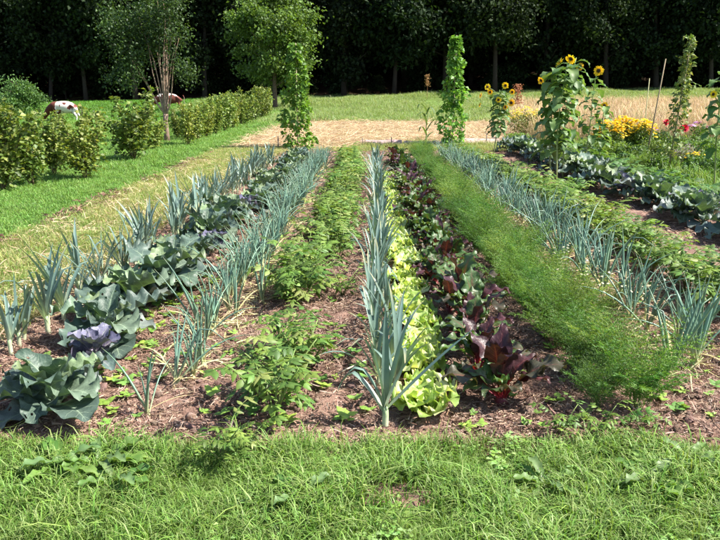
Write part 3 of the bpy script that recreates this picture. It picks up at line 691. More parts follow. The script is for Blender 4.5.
def cloud_cols(N, cs): return palette(N, cs)
def bean_tower(px, py, h, r0, r1, label, n, thin=False, lean=0.0, cs=((.10, .22, .03), (.15, .30, .04), (.19, .35, .06), (.07, .15, .025))):
    x, y = P(px, py); t = empty('climbing_bean', (x, y, 0)); tag(t, label, 'climbing bean', 'climbing beans on poles')
    ob('pole', to_mesh(tube([(0, 0, -.1), (lean * .5, 0, h * .5), (lean, 0, h * 1.02)], [.016, .015, .012], 6, ((.26, .2, .14), (.3, .24, .17))), 'pole', M_WOOD), t)
    ob('vine', to_mesh(tube([(lean * s + .03 * math.cos(s * 22), .03 * math.sin(s * 22), h * s) for s in np.linspace(0, .98, 40)], [.005] * 40, 4, ((.2, .26, .08), (.2, .3, .08))), 'vine', M_STEM), t)
    s = rng.random(n) ** (.9); a = rng.uniform(0, 2 * PI, n)
    bul = np.array([1 + .5 * nz(q * 7, px) + .55 * nz(q * 9, px + 4, math.cos(b) * 1.5) for q, b in zip(s, a)]) ; rr = (r0 + (r1 - r0) * s) * bul * (.35 + .75 * np.sqrt(rng.random(n)))
    pos = np.stack([rr * np.cos(a) + lean * s, rr * np.sin(a), .04 + s * h * 1.0], 1)
    keep = np.array([thin or nz(q[0] * 4.5 + px, q[1] * 4.5, q[2] * 3.2) > -.24 for q in pos])
    pos = pos[keep]; a = a[keep]; n = len(pos)
    out = np.stack([np.cos(a), np.sin(a), np.zeros(n)], 1) * .7
    for _ in range(7):
        q = U(.35, 1.0); b = U(0, 6.28); e = Vector((lean * q + math.cos(b) * U(.2, .42), math.sin(b) * .3, h * q + U(-.05, .25))); st = Vector((lean * q, 0, h * q))
        ob('shoot', to_mesh(merge([tube([st, (st + e) / 2 + Vector((0, 0, .05)), e], [.003] * 3, 4, ((.2, .3, .08), (.2, .3, .08))), leaf_cloud(np.array([tuple(st.lerp(e, U(.5, 1.05))) for _ in range(6)]), rng.uniform(.05, .1, 6), palette(6, cs), .4, .85)]), 'shoot', M_SHRUB), t)
    size = rng.uniform(.05, .16, n) * (.75 if thin else 1)
    ob('foliage', to_mesh(leaf_cloud(pos, size, cloud_cols(n, cs), .5, .85, out), 'foliage', M_SHRUB), t)
bean_tower(298, 150, 2.65, .36, .16, 'leafy bean pole at the far left end of the rows, before the tree', 2000)
bean_tower(452, 145, 2.95, .40, .09, 'taller tapering bean pole behind the right onion row', 2000, lean=.03)
bean_tower(668, 170, 2.5, .22, .04, 'thin sparse bean vine on a pole among the flowers', 620, True, .18, ((.10, .17, .04), (.19, .25, .08), (.28, .30, .12)))
# bare sticks and stakes
def stick(name, a, b, r, label, cat, col=((.25, .17, .12), (.3, .22, .15)), group=None):
    o = ob(name, to_mesh(tube([(0, 0, 0), tuple((Vector(b) - Vector(a)) * .5 + Vector((.008, .005, 0))), tuple(Vector(b) - Vector(a))], [r, r * .9, r * .75], 6, col), name, M_WOOD))
    o.location = a; tag(o, label, cat, group); return o
x, y = P(645, 162); stick('garden_stake', (x, y, -.05), (x + .22, y, 2.2), .016, 'bare brown stake leaning right in front of the yellow flowers', 'stake')
x, y = P(642, 146); stick('garden_stake', (x, y, -.05), (x + .02, y, 1.85), .014, 'pale upright stake behind the yellow flowers', 'stake', ((.4, .34, .2), (.42, .38, .22)))
for px, py, h, lb in [(278, 151, .38, 'short grey stake left of the left bean pole'), (362, 145, .2, 'stub of a stake at the left end of the boards'), (391, 144, .2, 'dark stub of a stake midway along the boards'), (461, 143, .55, 'thin stake just right of the tall bean pole'), (486, 143, .3, 'short stake by the branching sunflower')]:
    x, y = P(px, py); stick('garden_stake', (x, y, -.05), (x + .01, y, h), .018, lb, 'stake', ((.16, .13, .12), (.2, .16, .14)))
stick('fallen_stick', (*P(338, 378), .03), (*P(368, 367), .05), .006, 'pale twig lying on bare soil left of the middle leeks', 'twig', ((.5, .4, .3), (.55, .45, .34)))

def board(px0, px1, py, label, h=.16, col=(.36, .26, .23), tilt=1.3):
    x0, y = P(px0, py); x1, y1 = P(px1, py); L = x1 - x0; n = 12; v = []; f = []
    for i in range(n + 1):
        s = i / n; dz = .006 * math.sin(s * 7 + px0); w_ = .014
        for (a, b) in ((-w_, 0), (w_, 0), (w_, h), (-w_, h)): v.append((L * s, a + tilt * b + .03 * math.sin(s * 4), b + dz - .01))
        if i:
            o = 4 * (i - 1)
            for k in range(4): f.append((o + k, o + (k + 1) % 4, o + 4 + (k + 1) % 4, o + 4 + k))
    f += [(3, 2, 1, 0), tuple(4 * n + k for k in range(4))]
    g = Geo(v, f, [jit(col, .15) for _ in v]); o = ob('edging_board', to_mesh(g, 'edging_board', M_WOOD, False)); o.location = (x0, y, 0); tag(o, label, 'board', 'edging boards before the straw')
board(360, 402, 144, 'pinkish weathered board at the left of the straw edge', .12, (.42, .30, .27))
board(404, 446, 144.5, 'weathered board between the wilted corn and the bean pole', .10, (.36, .25, .23))
board(458, 500, 143, 'long weathered board right of the tall bean pole', .13, (.44, .32, .29))
board(490, 530, 141, 'dark grey board behind the branching sunflower', .12, (.09, .085, .085))

# wilted corn
x, y = P(425, 148); t = empty('corn_plant', (x, y, 0)); tag(t, 'wilted corn plant with drooping leaves before the straw', 'corn')
ob('stalk', to_mesh(tube([(0, 0, 0), (.03, 0, .3), (.02, 0, .62), (.1, 0, 1.0)], [.022, .02, .014, .006], 6, ((.3, .3, .14), (.16, .24, .08))), 'stalk', M_STEM), t)
for az, z, L, e, b, k in [(130, .35, .5, 60, 60, (.5, R(80))), (-125, .45, .6, 60, 40, (.6, R(60))), (125, .62, .6, 75, 60, (.5, R(60))), (-130, .9, .45, 70, 60, (.4, R(90))), (120, .95, .55, 60, 90, (.5, R(70))), (-60, .25, .35, 50, 50, None)]:
    ob('leaf', to_mesh(ribbon(L, .04, R(e), R(b), 9, .3, (.10, .16, .05), (.06, .11, .035), 1.5, k), 'leaf', M_SHRUB), t, T(.03, 0, z) @ RZ(R(az)))

def flower_bush(name, px, py, w_, h, label, cat, leafc, petal, centre, nf=90, nl=1500, fr=.03, ls=.07, group=None, top=.7, lw=.5):
    x, y = P(px, py); t = empty(name, (x, y, H(x, y))); tag(t, label, cat, group)
    q = rng.normal(size=(nl, 3)); q /= np.linalg.norm(q, axis=1)[:, None]; q *= (rng.random((nl, 1)) ** .4)
    pos = np.stack([q[:, 0] * w_, q[:, 1] * w_ * .8, (q[:, 2] * .5 + .5) * h * .86 + .03], 1)
    pos += .12 * np.array([[nz(p[0] * 5, p[1] * 5, p[2] * 5), nz(p[1] * 5, p[2] * 5, 3 + p[0] * 5), 0] for p in pos])
    ob('foliage', to_mesh(leaf_cloud(pos, rng.uniform(.6, 1.3, nl) * ls, palette(nl, leafc), .1, lw), 'foliage', M_SHRUB), t)
    ob('stems', to_mesh(merge([tube([(0, 0, 0), (a * w_ * .4, b * w_ * .4, h * .5), (a * w_ * .8, b * w_ * .7, h * .9)], [.007, .005, .003], 4, ((.16, .2, .07), (.16, .25, .07))) for a, b in [(U(-1, 1), U(-1, 1)) for _ in range(9)]]), 'stems', M_STEM), t)
    if nf:
        pp = [(U(-1, 1) * w_ * .95, U(-1, 1) * w_ * .7, h * U(top, 1.02)) for _ in range(nf)]
        pp = [(a, b, c - .25 * h * ((a / w_) ** 2)) for a, b, c in pp]
        if nf < 60:
            for p in pp: ob('flower', to_mesh(flower_dots([p], fr, petal, centre), 'flower', M_PETAL), t)
        else: ob('flowers', to_mesh(flower_dots(pp, fr, petal, centre), 'flowers', M_PETAL), t)['kind'] = 'stuff'
    return t
GRN = [(.06, .12, .03), (.10, .18, .04), (.14, .23, .05)]
YEL = (.85, .63, .02)
flower_bush('coneflower_bush', 607, 156, .38, .85, 'left clump of yellow coneflowers before the tan grass', 'flower bush', GRN, YEL, (.7, .45, .01), 190, 1500, .042, group='yellow flower clumps')
flower_bush('coneflower_bush', 622, 153, .40, .9, 'middle clump of yellow coneflowers before the tan grass', 'flower bush', GRN, YEL, (.7, .45, .01), 240, 1500, .044, group='yellow flower clumps')
flower_bush('coneflower_bush', 638, 154, .36, .86, 'right clump of yellow coneflowers beside the leaning stake', 'flower bush', GRN, YEL, (.7, .45, .01), 200, 1500, .042, group='yellow flower clumps')
flower_bush('coneflower_bush', 524, 138, .6, 1.0, 'far pale yellow flower clump left of the big sunflowers', 'flower bush', [(.14, .2, .05), (.2, .25, .06)], (.75, .55, .05), (.5, .3, .02), 150, 1200, .04, group='yellow flower clumps')
flower_bush('coneflower_bush', 694, 172, .2, .38, 'low clump of yellow flowers under the right edge sunflower', 'flower bush', GRN, YEL, (.7, .45, .01), 40, 500, .03, group='yellow flower clumps')
flower_bush('heather_bush', 684, 168, .3, .5, 'greyish mauve bushy herb right of the thin bean vine', 'herb', [(.2, .17, .16), (.26, .2, .21), (.14, .17, .08)], (.4, .28, .36), (.3, .2, .25), 120, 1100, .012, .035)
flower_bush('dahlia', 661, 153, .26, .6, 'dahlia with a large crimson flower beside the thin vine', 'dahlia', GRN, (.1, .2, .05), (.1, .2, .05), 0, 700, group='dahlias')
flower_bush('dahlia', 678, 158, .28, .55, 'dahlia with a flattened red flower right of the thin vine', 'dahlia', GRN, (.1, .2, .05), (.1, .2, .05), 0, 700, group='dahlias')
flower_bush('dahlia', 651, 152, .2, .6, 'dahlia with pale mauve blooms beside the crimson one', 'dahlia', GRN, (.45, .2, .4), (.4, .2, .3), 9, 400, .06, group='dahlias', top=.98)
flower_bush('dahlia', 697, 152, .3, .8, 'dahlia with lilac blooms at the right edge', 'dahlia', GRN, (.5, .22, .5), (.4, .2, .3), 9, 600, .07, group='dahlias', top=.9)
def bloom(px, py, z, r, col, parent_label):
    x, y = P(px, py)
    for o in scene.objects:
        if o.get('label') == parent_label:
            gs = [ribbon(r, r * .22, R(e), R(20), 4, .3, tuple(q * .6 for q in col), col, prof=lambda t: max(.1, math.sin(PI * (t * .8 + .15)))).xf(RZ(a)) for e in (5, 30, 55, 75) for a in [U(0, 6.28) for _ in range(10)]]
            g = merge(gs)
            ob('bloom', to_mesh(g, 'bloom', M_PETAL), o, T(0, -.12, z) @ RX(.6))
bloom(660, 150, .74, .11, (.62, .015, .06), 'dahlia with a large crimson flower beside the thin vine')
bloom(678, 150, .68, .12, (.55, .015, .05), 'dahlia with a flattened red flower right of the thin vine')
# wild greenery filling the flower border
for i, (px, py, w_, h, lb) in enumerate([(590, 158, .3, .4, 'low dark shrub at the foot of the short sunflower'), (613, 160, .45, .45, 'dark leafy clump below the left coneflowers'), (632, 162, .4, .4, 'dark leafy clump left of the leaning stake'),
        (655, 160, .4, .5, 'leafy clump between the leaning stake and thin vine'), (675, 165, .35, .45, 'leafy clump at the foot of the thin vine'), (700, 160, .5, .6, 'leafy clump behind the right edge sunflower'), (704, 176, .4, .4, 'low leafy clump at the right edge before the yellow flowers'),
        (518, 150, .35, .5, 'leafy clump right of the branching sunflower'), (650, 172, .35, .35, 'low leafy clump in front of the leaning stake')]):
    flower_bush('leafy_clump', px, py, w_, h, lb, 'herb', [GRN, [(.12, .2, .04), (.18, .27, .06)]][i % 2], YEL, YEL, 0, 1000, ls=.075, group='leafy clumps in the flower border')
x, y = P(637, 172); t = empty('fennel', (x, y, 0), 0, 1.15); tag(t, 'feathery fennel clump in front of the coneflowers', 'fennel')
ob('foliage', to_mesh(feather(40, .46, 1.2, (.15, .30, .07), .04), 'foliage', M_DILL), t); ob('stems', FS, t)

# ================================================================== SHRUBS, TREES, WOOD
def currant_meshes():
    out = []
    for k in range(5):
        ns = 11; st = []; pos = []; 
        for i in range(ns):
            a = 2 * PI * i / ns + U(-.3, .3); h = U(.65, 1.5); sp = U(.1, .55)
            pts = [Vector((math.cos(a) * sp * s ** 1.3 + .02 * math.sin(s * 7 + i), math.sin(a) * sp * s ** 1.3, h * s)) for s in np.linspace(0, 1, 7)]
            st.append(tube(pts, [.012 * (1.1 - .8 * s) for s in np.linspace(0, 1, 7)], 5, ((.16, .11, .07), (.2, .17, .08))))
            for _ in range(int(220)):
                s = U(.22, 1.04) ** .85; j = min(5, int(s * 6)); p = pts[j].lerp(pts[j + 1], min(1.2, s * 6 - j)); q = .105 * (1.3 - .85 * s)
                pos.append((p.x + random.gauss(0, q), p.y + random.gauss(0, q), p.z + random.gauss(0, q * .8)))
        pos = np.array(pos); pos[:, 2] = np.maximum(pos[:, 2], .12); n = len(pos)
        col = palette(n, [(.13, .20, .035), (.19, .26, .05), (.28, .31, .085), (.085, .14, .025)])
        out.append((to_mesh(merge(st), 'stems', M_BARK), to_mesh(leaf_cloud(pos, rng.uniform(.035, .095, n), col, .1, .95), 'foliage', M_SHRUB)))
    return out
CUR = currant_meshes()
for i, (px, py, s, lb) in enumerate([(4, 192, .9, 'currant bush cut off by the left edge'), (33, 187, .84, 'yellow-green currant bush nearest the left edge'), (55, 176, .78, 'currant bush behind and right of the leftmost one'), (86, 180, .82, 'currant bush left of the tallest one, before the grazing cow'),
        (134, 161, 1.08, 'tall yellow-green currant bush standing alone left of the slender tree'), (152, 150, .7, 'small currant bush left of the slender tree trunk'), (188, 146, .78, 'currant bush just right of the slender tree trunk'), (178, 139, .6, 'currant bush behind the slender tree trunk'),
        (198, 141, .78, 'second currant bush right of the slender tree'), (207, 138, .76, 'third currant bush right of the slender tree'), (216, 135, .86, 'fourth currant bush right of the slender tree'), (225, 132, .9, 'fifth currant bush right of the slender tree'), (233, 129, .95, 'sixth currant bush right of the slender tree'), (241, 126, 1.0, 'seventh currant bush right of the slender tree'), (248, 123.5, 1.05, 'eighth currant bush right of the slender tree'), (255, 121.5, 1.08, 'ninth currant bush right of the slender tree'), (261, 119.5, 1.1, 'tenth currant bush right of the slender tree'), (266, 118, 1.1, 'farthest currant bush at the right end of the hedge row')]):
    x, y = P(px, py); t = empty('currant_bush', (x, y, H(x, y) - .01), U(0, 6), s); wd_ = U(1.1, 1.4) if px < 170 else U(.95, 1.2); t.scale = (s * wd_, s * wd_, s * U(.93, 1.05)); tag(t, lb, 'bush', 'currant bushes along the lawn')
    a, b = CUR[i % 5]; ob('stems', a, t); ob('foliage', b, t)

def limb(p0, d, L, r, n=5, curl=.25):
    pts = [Vector(p0)]; d = Vector(d).normalized()
    for i in range(n):
        d = (d + Vector((U(-1, 1), U(-1, 1), U(-.3, .7))) * curl * .5).normalized(); pts.append(pts[-1] + d * L / n)
    return pts, [r * (1 - .8 * i / n) for i in range(n + 1)]
def tree_meshes(h, tr, cb, cr, nleaf, ls, cols, nclump=45, mat=None, bark=((.12, .09, .065), (.14, .11, .08)), top=None, clr=.85, lean=0.0, nlimb=12, squash=1.0, hang=0.0):
    top = top or h; gs = []; pts = [Vector((lean * s * h + .12 * nz(s * 2, h, tr), .12 * nz(s * 2, 9, h), h * .92 * s)) for s in np.linspace(0, 1, 10)]
    pts[0].z = -.3
    gs.append(tube(pts, [tr * (1.25 if i == 0 else 1.05 - .09 * i) for i in range(10)], 8, bark))
    tips = []
    for i in range(nlimb):
        s = cb / h * .9 + (1 - cb / h * .9) * (i + .5) / nlimb * .9; j = min(8, int(s * 9)); p = pts[j].lerp(pts[j + 1], s * 9 - j); a = i * 2.4 + U(-.4, .4)
        lp_, lr = limb(p, (math.cos(a), math.sin(a), U(.15, .7)), cr * U(.7, 1.0) * (1.1 - .5 * s), tr * .35 * (1.1 - .7 * s)); gs.append(tube(lp_, lr, 5, bark)); tips += lp_[2:]
    cz = (cb + top) / 2; hz = (top - cb) / 2; P_ = []; C_ = []; S_ = []
    for k in range(nclump):
        if k < len(tips) * .6: c = np.array(random.choice(tips))
        else:
            q = rng.normal(size=3); q /= np.linalg.norm(q); q *= rng.random() ** .33; c = np.array([q[0] * cr + lean * h * .7, q[1] * cr, cz + q[2] * hz])
        m = nleaf // nclump; rr = clr * U(.6, 1.25)
        o = rng.normal(size=(m, 3)) * rr * np.array([.55, .55, .34]) + c; o[:, 2] -= hang * rng.random(m)
        P_.append(o); C_.append(palette(m, cols) * U(.75, 1.25)); S_.append(rng.uniform(.65, 1.3, m) * ls)
    pos = np.vstack(P_); 
    return to_mesh(merge(gs), 'trunk', M_BARK), to_mesh(leaf_cloud(pos, np.concatenate(S_), np.vstack(C_), .35, .7), 'crown', mat or M_TREE)
def put_tree(name, x, y, meshes, label, group=None, rz=0, s=1.0, cat='tree'):
    t = empty(name, (x, y, H(x, y)), rz, s); tag(t, label, cat, group); ob('trunk', meshes[0], t); ob('crown', meshes[1], t); return t

# slender multi-stemmed tree on the left lawn
x, y = P(167, 143); t = empty('slender_tree', (x, y, 0)); tag(t, 'slender tree with many bare upright stems on the left lawn', 'tree')
gs = [tube([(0, 0, -.1), (0.01, 0, .3), (0, 0, .62), (.02, 0, .85)], [.11, .075, .068, .075], 9, ((.22, .16, .11), (.26, .2, .14)))]; pp = []
for i, (dx, dz) in enumerate([(-.75, 1.6), (-.35, 2.4), (-.1, 3.4), (.1, 3.6), (.28, 3.3), (.5, 2.6), (.05, 3.0), (-1.1, 2.3), (-.22, 2.9), (.2, 2.7), (.38, 3.0), (-.5, 2.9), (.62, 2.2)]):
    yy_ = U(-.5, .5); z0_ = U(.5, .85)
    pts = [Vector((.01 + dx * s ** (.75 + .08 * (i % 6)) + .07 * math.sin(i * 1.7 + s * 5) * s + U(-.02, .02) * s, yy_ * s + .05 * math.sin(i + s * 7) * s, z0_ + dz * s)) for s in np.linspace(0, 1, 8)]
    gs.append(tube(pts, [.03 * (1 - .8 * s) for s in np.linspace(0, 1, 8)], 6, ((.36, .28, .2), (.28, .2, .13))))
    for _ in range(3):
        s = U(.6, 1); c = Vector((dx * s + .02, 0, .75 + dz * s)); pp.append((c.x + U(-.35, .3), U(-.5, .5), c.z + U(-.1, .3)))
for _ in range(46): pp.append((U(-1.6, -.35), U(-.8, .8), U(1.7, 3.9)))
for _ in range(18): pp.append((U(-.8, .75), U(-.6, .6), U(3.3, 4.6)))
for _ in range(6): pp.append((U(.5, 1.05), U(-.3, .3), U(1.75, 2.25)))
P_ = np.vstack([rng.normal(size=(75, 3)) * .17 + np.array(c) for c in pp]); n = len(P_)
ob('trunk', to_mesh(merge(gs), 'trunk', M_BARK), t)
ob('crown', to_mesh(leaf_cloud(P_, rng.uniform(.05, .10, n), palette(n, [(.02, .045, .013), (.036, .07, .018), (.06, .105, .027)]), .3, .75), 'crown', M_TREE), t)
# bright round tree behind the left bean pole
put_tree('maple_tree', -5.75, 49, tree_meshes(8.2, .16, 1.7, 2.9, 21000, .2, [(.10, .20, .04), (.14, .26, .05), (.18, .31, .07), (.08, .15, .03)], 95, top=8.0, clr=.75, nlimb=16), 'bright green round-crowned tree behind the left bean pole')
bm = tree_meshes(2.6, .06, .1, 1.35, 6500, .13, [(.07, .15, .04), (.10, .20, .05), (.13, .24, .07)], 45, top=2.3, clr=.5, nlimb=10)
put_tree('round_bush', -20.4, 43, bm, 'rounded green bush at the left edge before the wood', cat='bush')

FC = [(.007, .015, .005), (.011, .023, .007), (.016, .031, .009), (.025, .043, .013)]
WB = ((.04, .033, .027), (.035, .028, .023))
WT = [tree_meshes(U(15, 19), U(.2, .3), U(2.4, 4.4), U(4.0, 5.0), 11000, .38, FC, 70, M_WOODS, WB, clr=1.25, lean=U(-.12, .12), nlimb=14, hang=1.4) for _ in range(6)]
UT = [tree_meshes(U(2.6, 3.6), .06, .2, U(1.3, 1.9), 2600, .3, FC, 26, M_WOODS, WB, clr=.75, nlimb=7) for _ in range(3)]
front = [(-41, 71), (-35, 72), (-30.3, 70.5), (-27.2, 71.5), (-21.8, 70), (-15.5, 72), (-9.5, 72.5), (-1.6, 71.5), (3.3, 70.5), (8.4, 72), (13, 69.5), (18.6, 73), (24, 70.5), (29.5, 72), (34.5, 71), (40, 72.5), (46, 71)]
fl = ['at the far left', 'second from the left', 'behind the round bush', 'behind the grazing cow', 'right of the grazing cow', 'behind the slender tree', 'left of the round-crowned tree', 'right of the round-crowned tree', 'left of the tall bean pole', 'right of the tall bean pole', 'behind the branching sunflower', 'behind the big sunflower clump', 'above the tan grass', 'behind the leaning stake', 'behind the thin vine', 'at the right edge', 'beyond the right edge']
for i, (x, y) in enumerate(front):
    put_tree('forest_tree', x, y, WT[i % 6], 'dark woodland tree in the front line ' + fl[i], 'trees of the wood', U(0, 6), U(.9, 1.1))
k = 0
for yy in (78, 84.5, 91):
    for x in np.arange(-58, 64, 6.4):
        put_tree('forest_tree', x + U(-1.6, 1.6), yy + U(-2, 2), WT[k % 6], 'dark woodland tree deep behind the front line', 'trees of the wood', U(0, 6), U(.95, 1.2)); k += 1
for x, y in [(56, 66), (62, 73), (52, 73), (-50, 72), (-57, 70), (60, 60)]: put_tree('forest_tree', x, y, WT[k % 6], 'dark woodland tree continuing the wood beyond the frame', 'trees of the wood', U(0, 6), 1.1); k += 1
for i in range(30):
    x = -52 + i * 3.6 + U(-1, 1); put_tree('forest_shrub', x, U(73.5, 77), UT[i % 3], 'low dark shrub under the edge of the wood', 'shrubs under the wood', U(0, 6), U(.5, 1.25), 'shrub')
for i in range(26):
    x = -48 + i * 3.9 + U(-1, 1); put_tree('forest_shrub', x, U(88, 94), UT[i % 3], 'dark shrub deep inside the wood between the trunks', 'shrubs under the wood', U(0, 6), U(1.0, 1.5), 'shrub')
# far mass of the wood
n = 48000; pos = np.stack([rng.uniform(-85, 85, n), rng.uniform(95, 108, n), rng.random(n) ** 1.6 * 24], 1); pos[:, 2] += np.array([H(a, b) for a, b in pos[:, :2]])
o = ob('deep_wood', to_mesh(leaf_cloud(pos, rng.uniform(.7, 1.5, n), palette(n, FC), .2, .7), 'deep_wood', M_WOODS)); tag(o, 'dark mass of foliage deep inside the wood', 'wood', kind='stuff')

# ================================================================== COWS
def cow_mat(name, seed, white_top):
    m = bpy.data.materials.new(name); m.use_nodes = True; n = m.node_tree.nodes; L = m.node_tree.links; bs = n['Principled BSDF']; bs.inputs['Roughness'].default_value = .8
    tc = n.new('ShaderNodeTexCoord'); mp = n.new('ShaderNodeMapping'); mp.inputs['Location'].default_value = (seed, seed * .7, 0); L.new(tc.outputs['Object'], mp.inputs[0])
    no = n.new('ShaderNodeTexNoise'); no.inputs['Scale'].default_value = 2.4; no.inputs['Detail'].default_value = 2; L.new(mp.outputs[0], no.inputs['Vector'])
    sx = n.new('ShaderNodeSeparateXYZ'); L.new(tc.outputs['Object'], sx.inputs[0])
    a = n.new('ShaderNodeMath'); a.operation = 'MULTIPLY_ADD'
    if white_top: L.new(sx.outputs[2], a.inputs[0]); a.inputs[1].default_value = -1.3; a.inputs[2].default_value = 1.62
    else:
        mr = n.new('ShaderNodeMapRange'); L.new(sx.outputs[0], mr.inputs[0]); mr.inputs[1].default_value = -.35; mr.inputs[2].default_value = -.75; mr.inputs[3].default_value = 0; mr.inputs[4].default_value = .6
        L.new(mr.outputs[0], a.inputs[0]); a.inputs[1].default_value = 1; a.inputs[2].default_value = -.03
    s = n.new('ShaderNodeMath'); s.operation = 'ADD'; L.new(no.outputs['Fac'], s.inputs[0]); L.new(a.outputs[0], s.inputs[1])
    cr = n.new('ShaderNodeValToRGB'); cr.color_ramp.elements[0].position = .49; cr.color_ramp.elements[0].color = (.72, .66, .6, 1); cr.color_ramp.elements[1].position = .53; cr.color_ramp.elements[1].color = (.13, .03, .018, 1)
    L.new(s.outputs[0], cr.inputs[0]); L.new(cr.outputs[0], bs.inputs['Base Color']); return m
def cow(loc, rz, label, mat, s=1.0):
    t = empty('cow', loc, rz, s); tag(t, label, 'cow', 'cows grazing on the pasture')
    V = []; E = []; Rr = []
    def chain(pts, start=None):
        last = start
        for (p, r) in pts:
            V.append(p); Rr.append(r if isinstance(r, tuple) else (r, r)); i = len(V) - 1
            if last is not None: E.append((last, i))
            last = i
        return last
    chain([((.85, 0, 1.06), (.31, .31))])                         # 0 pelvis
    chain([((.45, 0, .97), (.42, .40)), ((0, 0, .93), (.45, .44)), ((-.4, 0, .95), (.43, .40)), ((-.66, 0, .98), (.34, .34))], 0)
    chain([((-.92, 0, .88), (.22, .25)), ((-1.12, 0, .66), (.16, .2)), ((-1.27, 0, .44), (.15, .16)), ((-1.37, 0, .26), (.115, .12)), ((-1.46, 0, .1), (.085, .09))], 4)
    for sy in (-1, 1):
        chain([((.82, sy * .2, .85), .17), ((.68, sy * .22, .62), .11), ((.88, sy * .22, .42), .065), ((.84, sy * .22, .12), .05), ((.80, sy * .22, .02), .06)], 0)
        chain([((-.5, sy * .2, .72), .14), ((-.5, sy * .2, .45), .075), ((-.5, sy * .2, .12), .05), ((-.53, sy * .2, .02), .06)], 3)
    me = bpy.data.meshes.new('body'); me.from_pydata(V, E, []); me.materials.append(mat)
    o = ob('body', me, t); md = o.modifiers.new('skin', 'SKIN'); md.use_smooth_shade = True
    for sv, r in zip(me.skin_vertices[0].data, Rr): sv.radius = r
    me.skin_vertices[0].data[0].use_root = True
    o.modifiers.new('sub', 'SUBSURF').levels = 2; o.modifiers['sub'].render_levels = 2
    BR = (.13, .03, .018)
    for sy in (-1, 1):
        ob('ear', to_mesh(ribbon(.17, .045, .2, .3, 4, .4, BR, BR, prof=lambda q: max(.1, math.sin(PI * (q * .85 + .12)))), 'ear', M_BARK), t, T(-1.2, sy * .09, .52) @ RZ(0 if sy > 0 else PI))
        ob('horn', to_mesh(tube([(0, 0, 0), (-.02, sy * .08, .05), (-.07, sy * .09, .12)], [.022, .016, .004], 6, ((.5, .45, .35), (.3, .25, .2))), 'horn', M_BARK), t, T(-1.2, sy * .06, .56))
    ob('tail', to_mesh(tube([(1.05, 0, 1.2), (1.13, 0, 1.02), (1.1, .03, .6), (1.08, .04, .35), (1.08, .04, .25)], [.03, .025, .018, .04, .01], 6, (BR, (.5, .45, .4))), 'tail', M_BARK), t)
    ob('udder', to_mesh(tube([(.5, 0, .72), (.48, 0, .6), (.48, 0, .55)], [.15, .13, .04], 8, ((.5, .33, .3), (.5, .33, .3))), 'udder', M_BARK), t)
cow((-18.75, 45.5, H(-18.75, 45.5)), R(-4), 'brown and white cow grazing with its head down at left', cow_mat('cow_hide_material', 3.3, False), 1.0)
cow((-14.3, 54, H(-14.3, 54)), R(5), 'brown cow with a white back behind the slender tree', cow_mat('brown_cow_hide_material', 1.2, True), .98)

# dry dock stalks before the wood
for px, y, h, lb in [(425, 58, 2.0, 'rusty brown dock stalk standing in the meadow before the wood'), (513, 30, 1.75, 'dry brown dock stalk behind the branching sunflower')]:
    x = (px - 360) / 700 * y; t = empty('dock_plant', (x, y, H(x, y))); tag(t, lb, 'weed', 'dry dock stalks')
    ob('stem', to_mesh(tube([(0, 0, 0), (.02, 0, h * .5), (0, 0, h)], [.014, .01, .005], 5, ((.3, .16, .08), (.3, .16, .08))), 'stem', M_BARK), t)
    n = 260; z = rng.uniform(.55, 1, n); pos = np.stack([rng.normal(0, .09, n), rng.normal(0, .09, n), z * h], 1)
    ob('seed_head', to_mesh(leaf_cloud(pos, np.full(n, .08), palette(n, [(.32, .15, .06), (.42, .22, .1)]), .1, .7), 'seed_head', M_DRY), t)

# ================================================================== GRASS, STRAW, LITTER
GC, GB = (.17, .33, .055), (.07, .12, .025)
LG = [(.125, .27, .035), (.17, .33, .045), (.23, .37, .07), (.32, .40, .14)]
grid_obj('bare_soil', lin(-.1, .36, 24), lin(2.42, 2.64, 14), lambda x, y: .004 + .012 * nz(x * 20, y * 20) - .05 * sm(.7, 1.1, ((x - .13) / .2) ** 2 + ((y - 2.53) / .095) ** 2), G_SOIL, label='small bare patch of soil in the front lawn', cat='soil')
def in_front(x, y):
    bare = ((x - .13) / .16) ** 2 + ((y - 2.53) / .07) ** 2 < 1 + nz(x * 9, y * 9, 3)
    return y < front_edge(x) + .05 * nz(x * 9, y * 9) and not (bare and random.random() < .9)
pts = region(11000, -2.6, 2.9, 1.2, 3.25, in_front, lambda x, y: -.01)
scatter('front_lawn', pts, np.array([U(.65, 1.15) * (1 + .75 * nz(p[0] * 2.6, p[1] * 2.6, 1)) for p in pts]), [tuft(16, .045, .035, .10, .0042, .7, GB, GC, .8, LG) for _ in range(7)], M_GRASS, 'lush green lawn grass along the front of the beds', 'grass')
pts = region(900, -2.6, 2.9, 1.2, 3.12, lambda x, y: in_front(x, y) and nz(x * 2.2, y * 2.2, 6) > .05, lambda x, y: -.01)
scatter('long_lawn_grass', pts, rng.uniform(.7, 1.3, len(pts)), [tuft(7, .04, .06, .125, .0055, .8, GB, GC, .9, [(.18, .33, .05), (.26, .38, .09), (.36, .44, .16)]) for _ in range(6)], M_GRASS, 'longer paler grass blades leaning over the front lawn', 'grass')
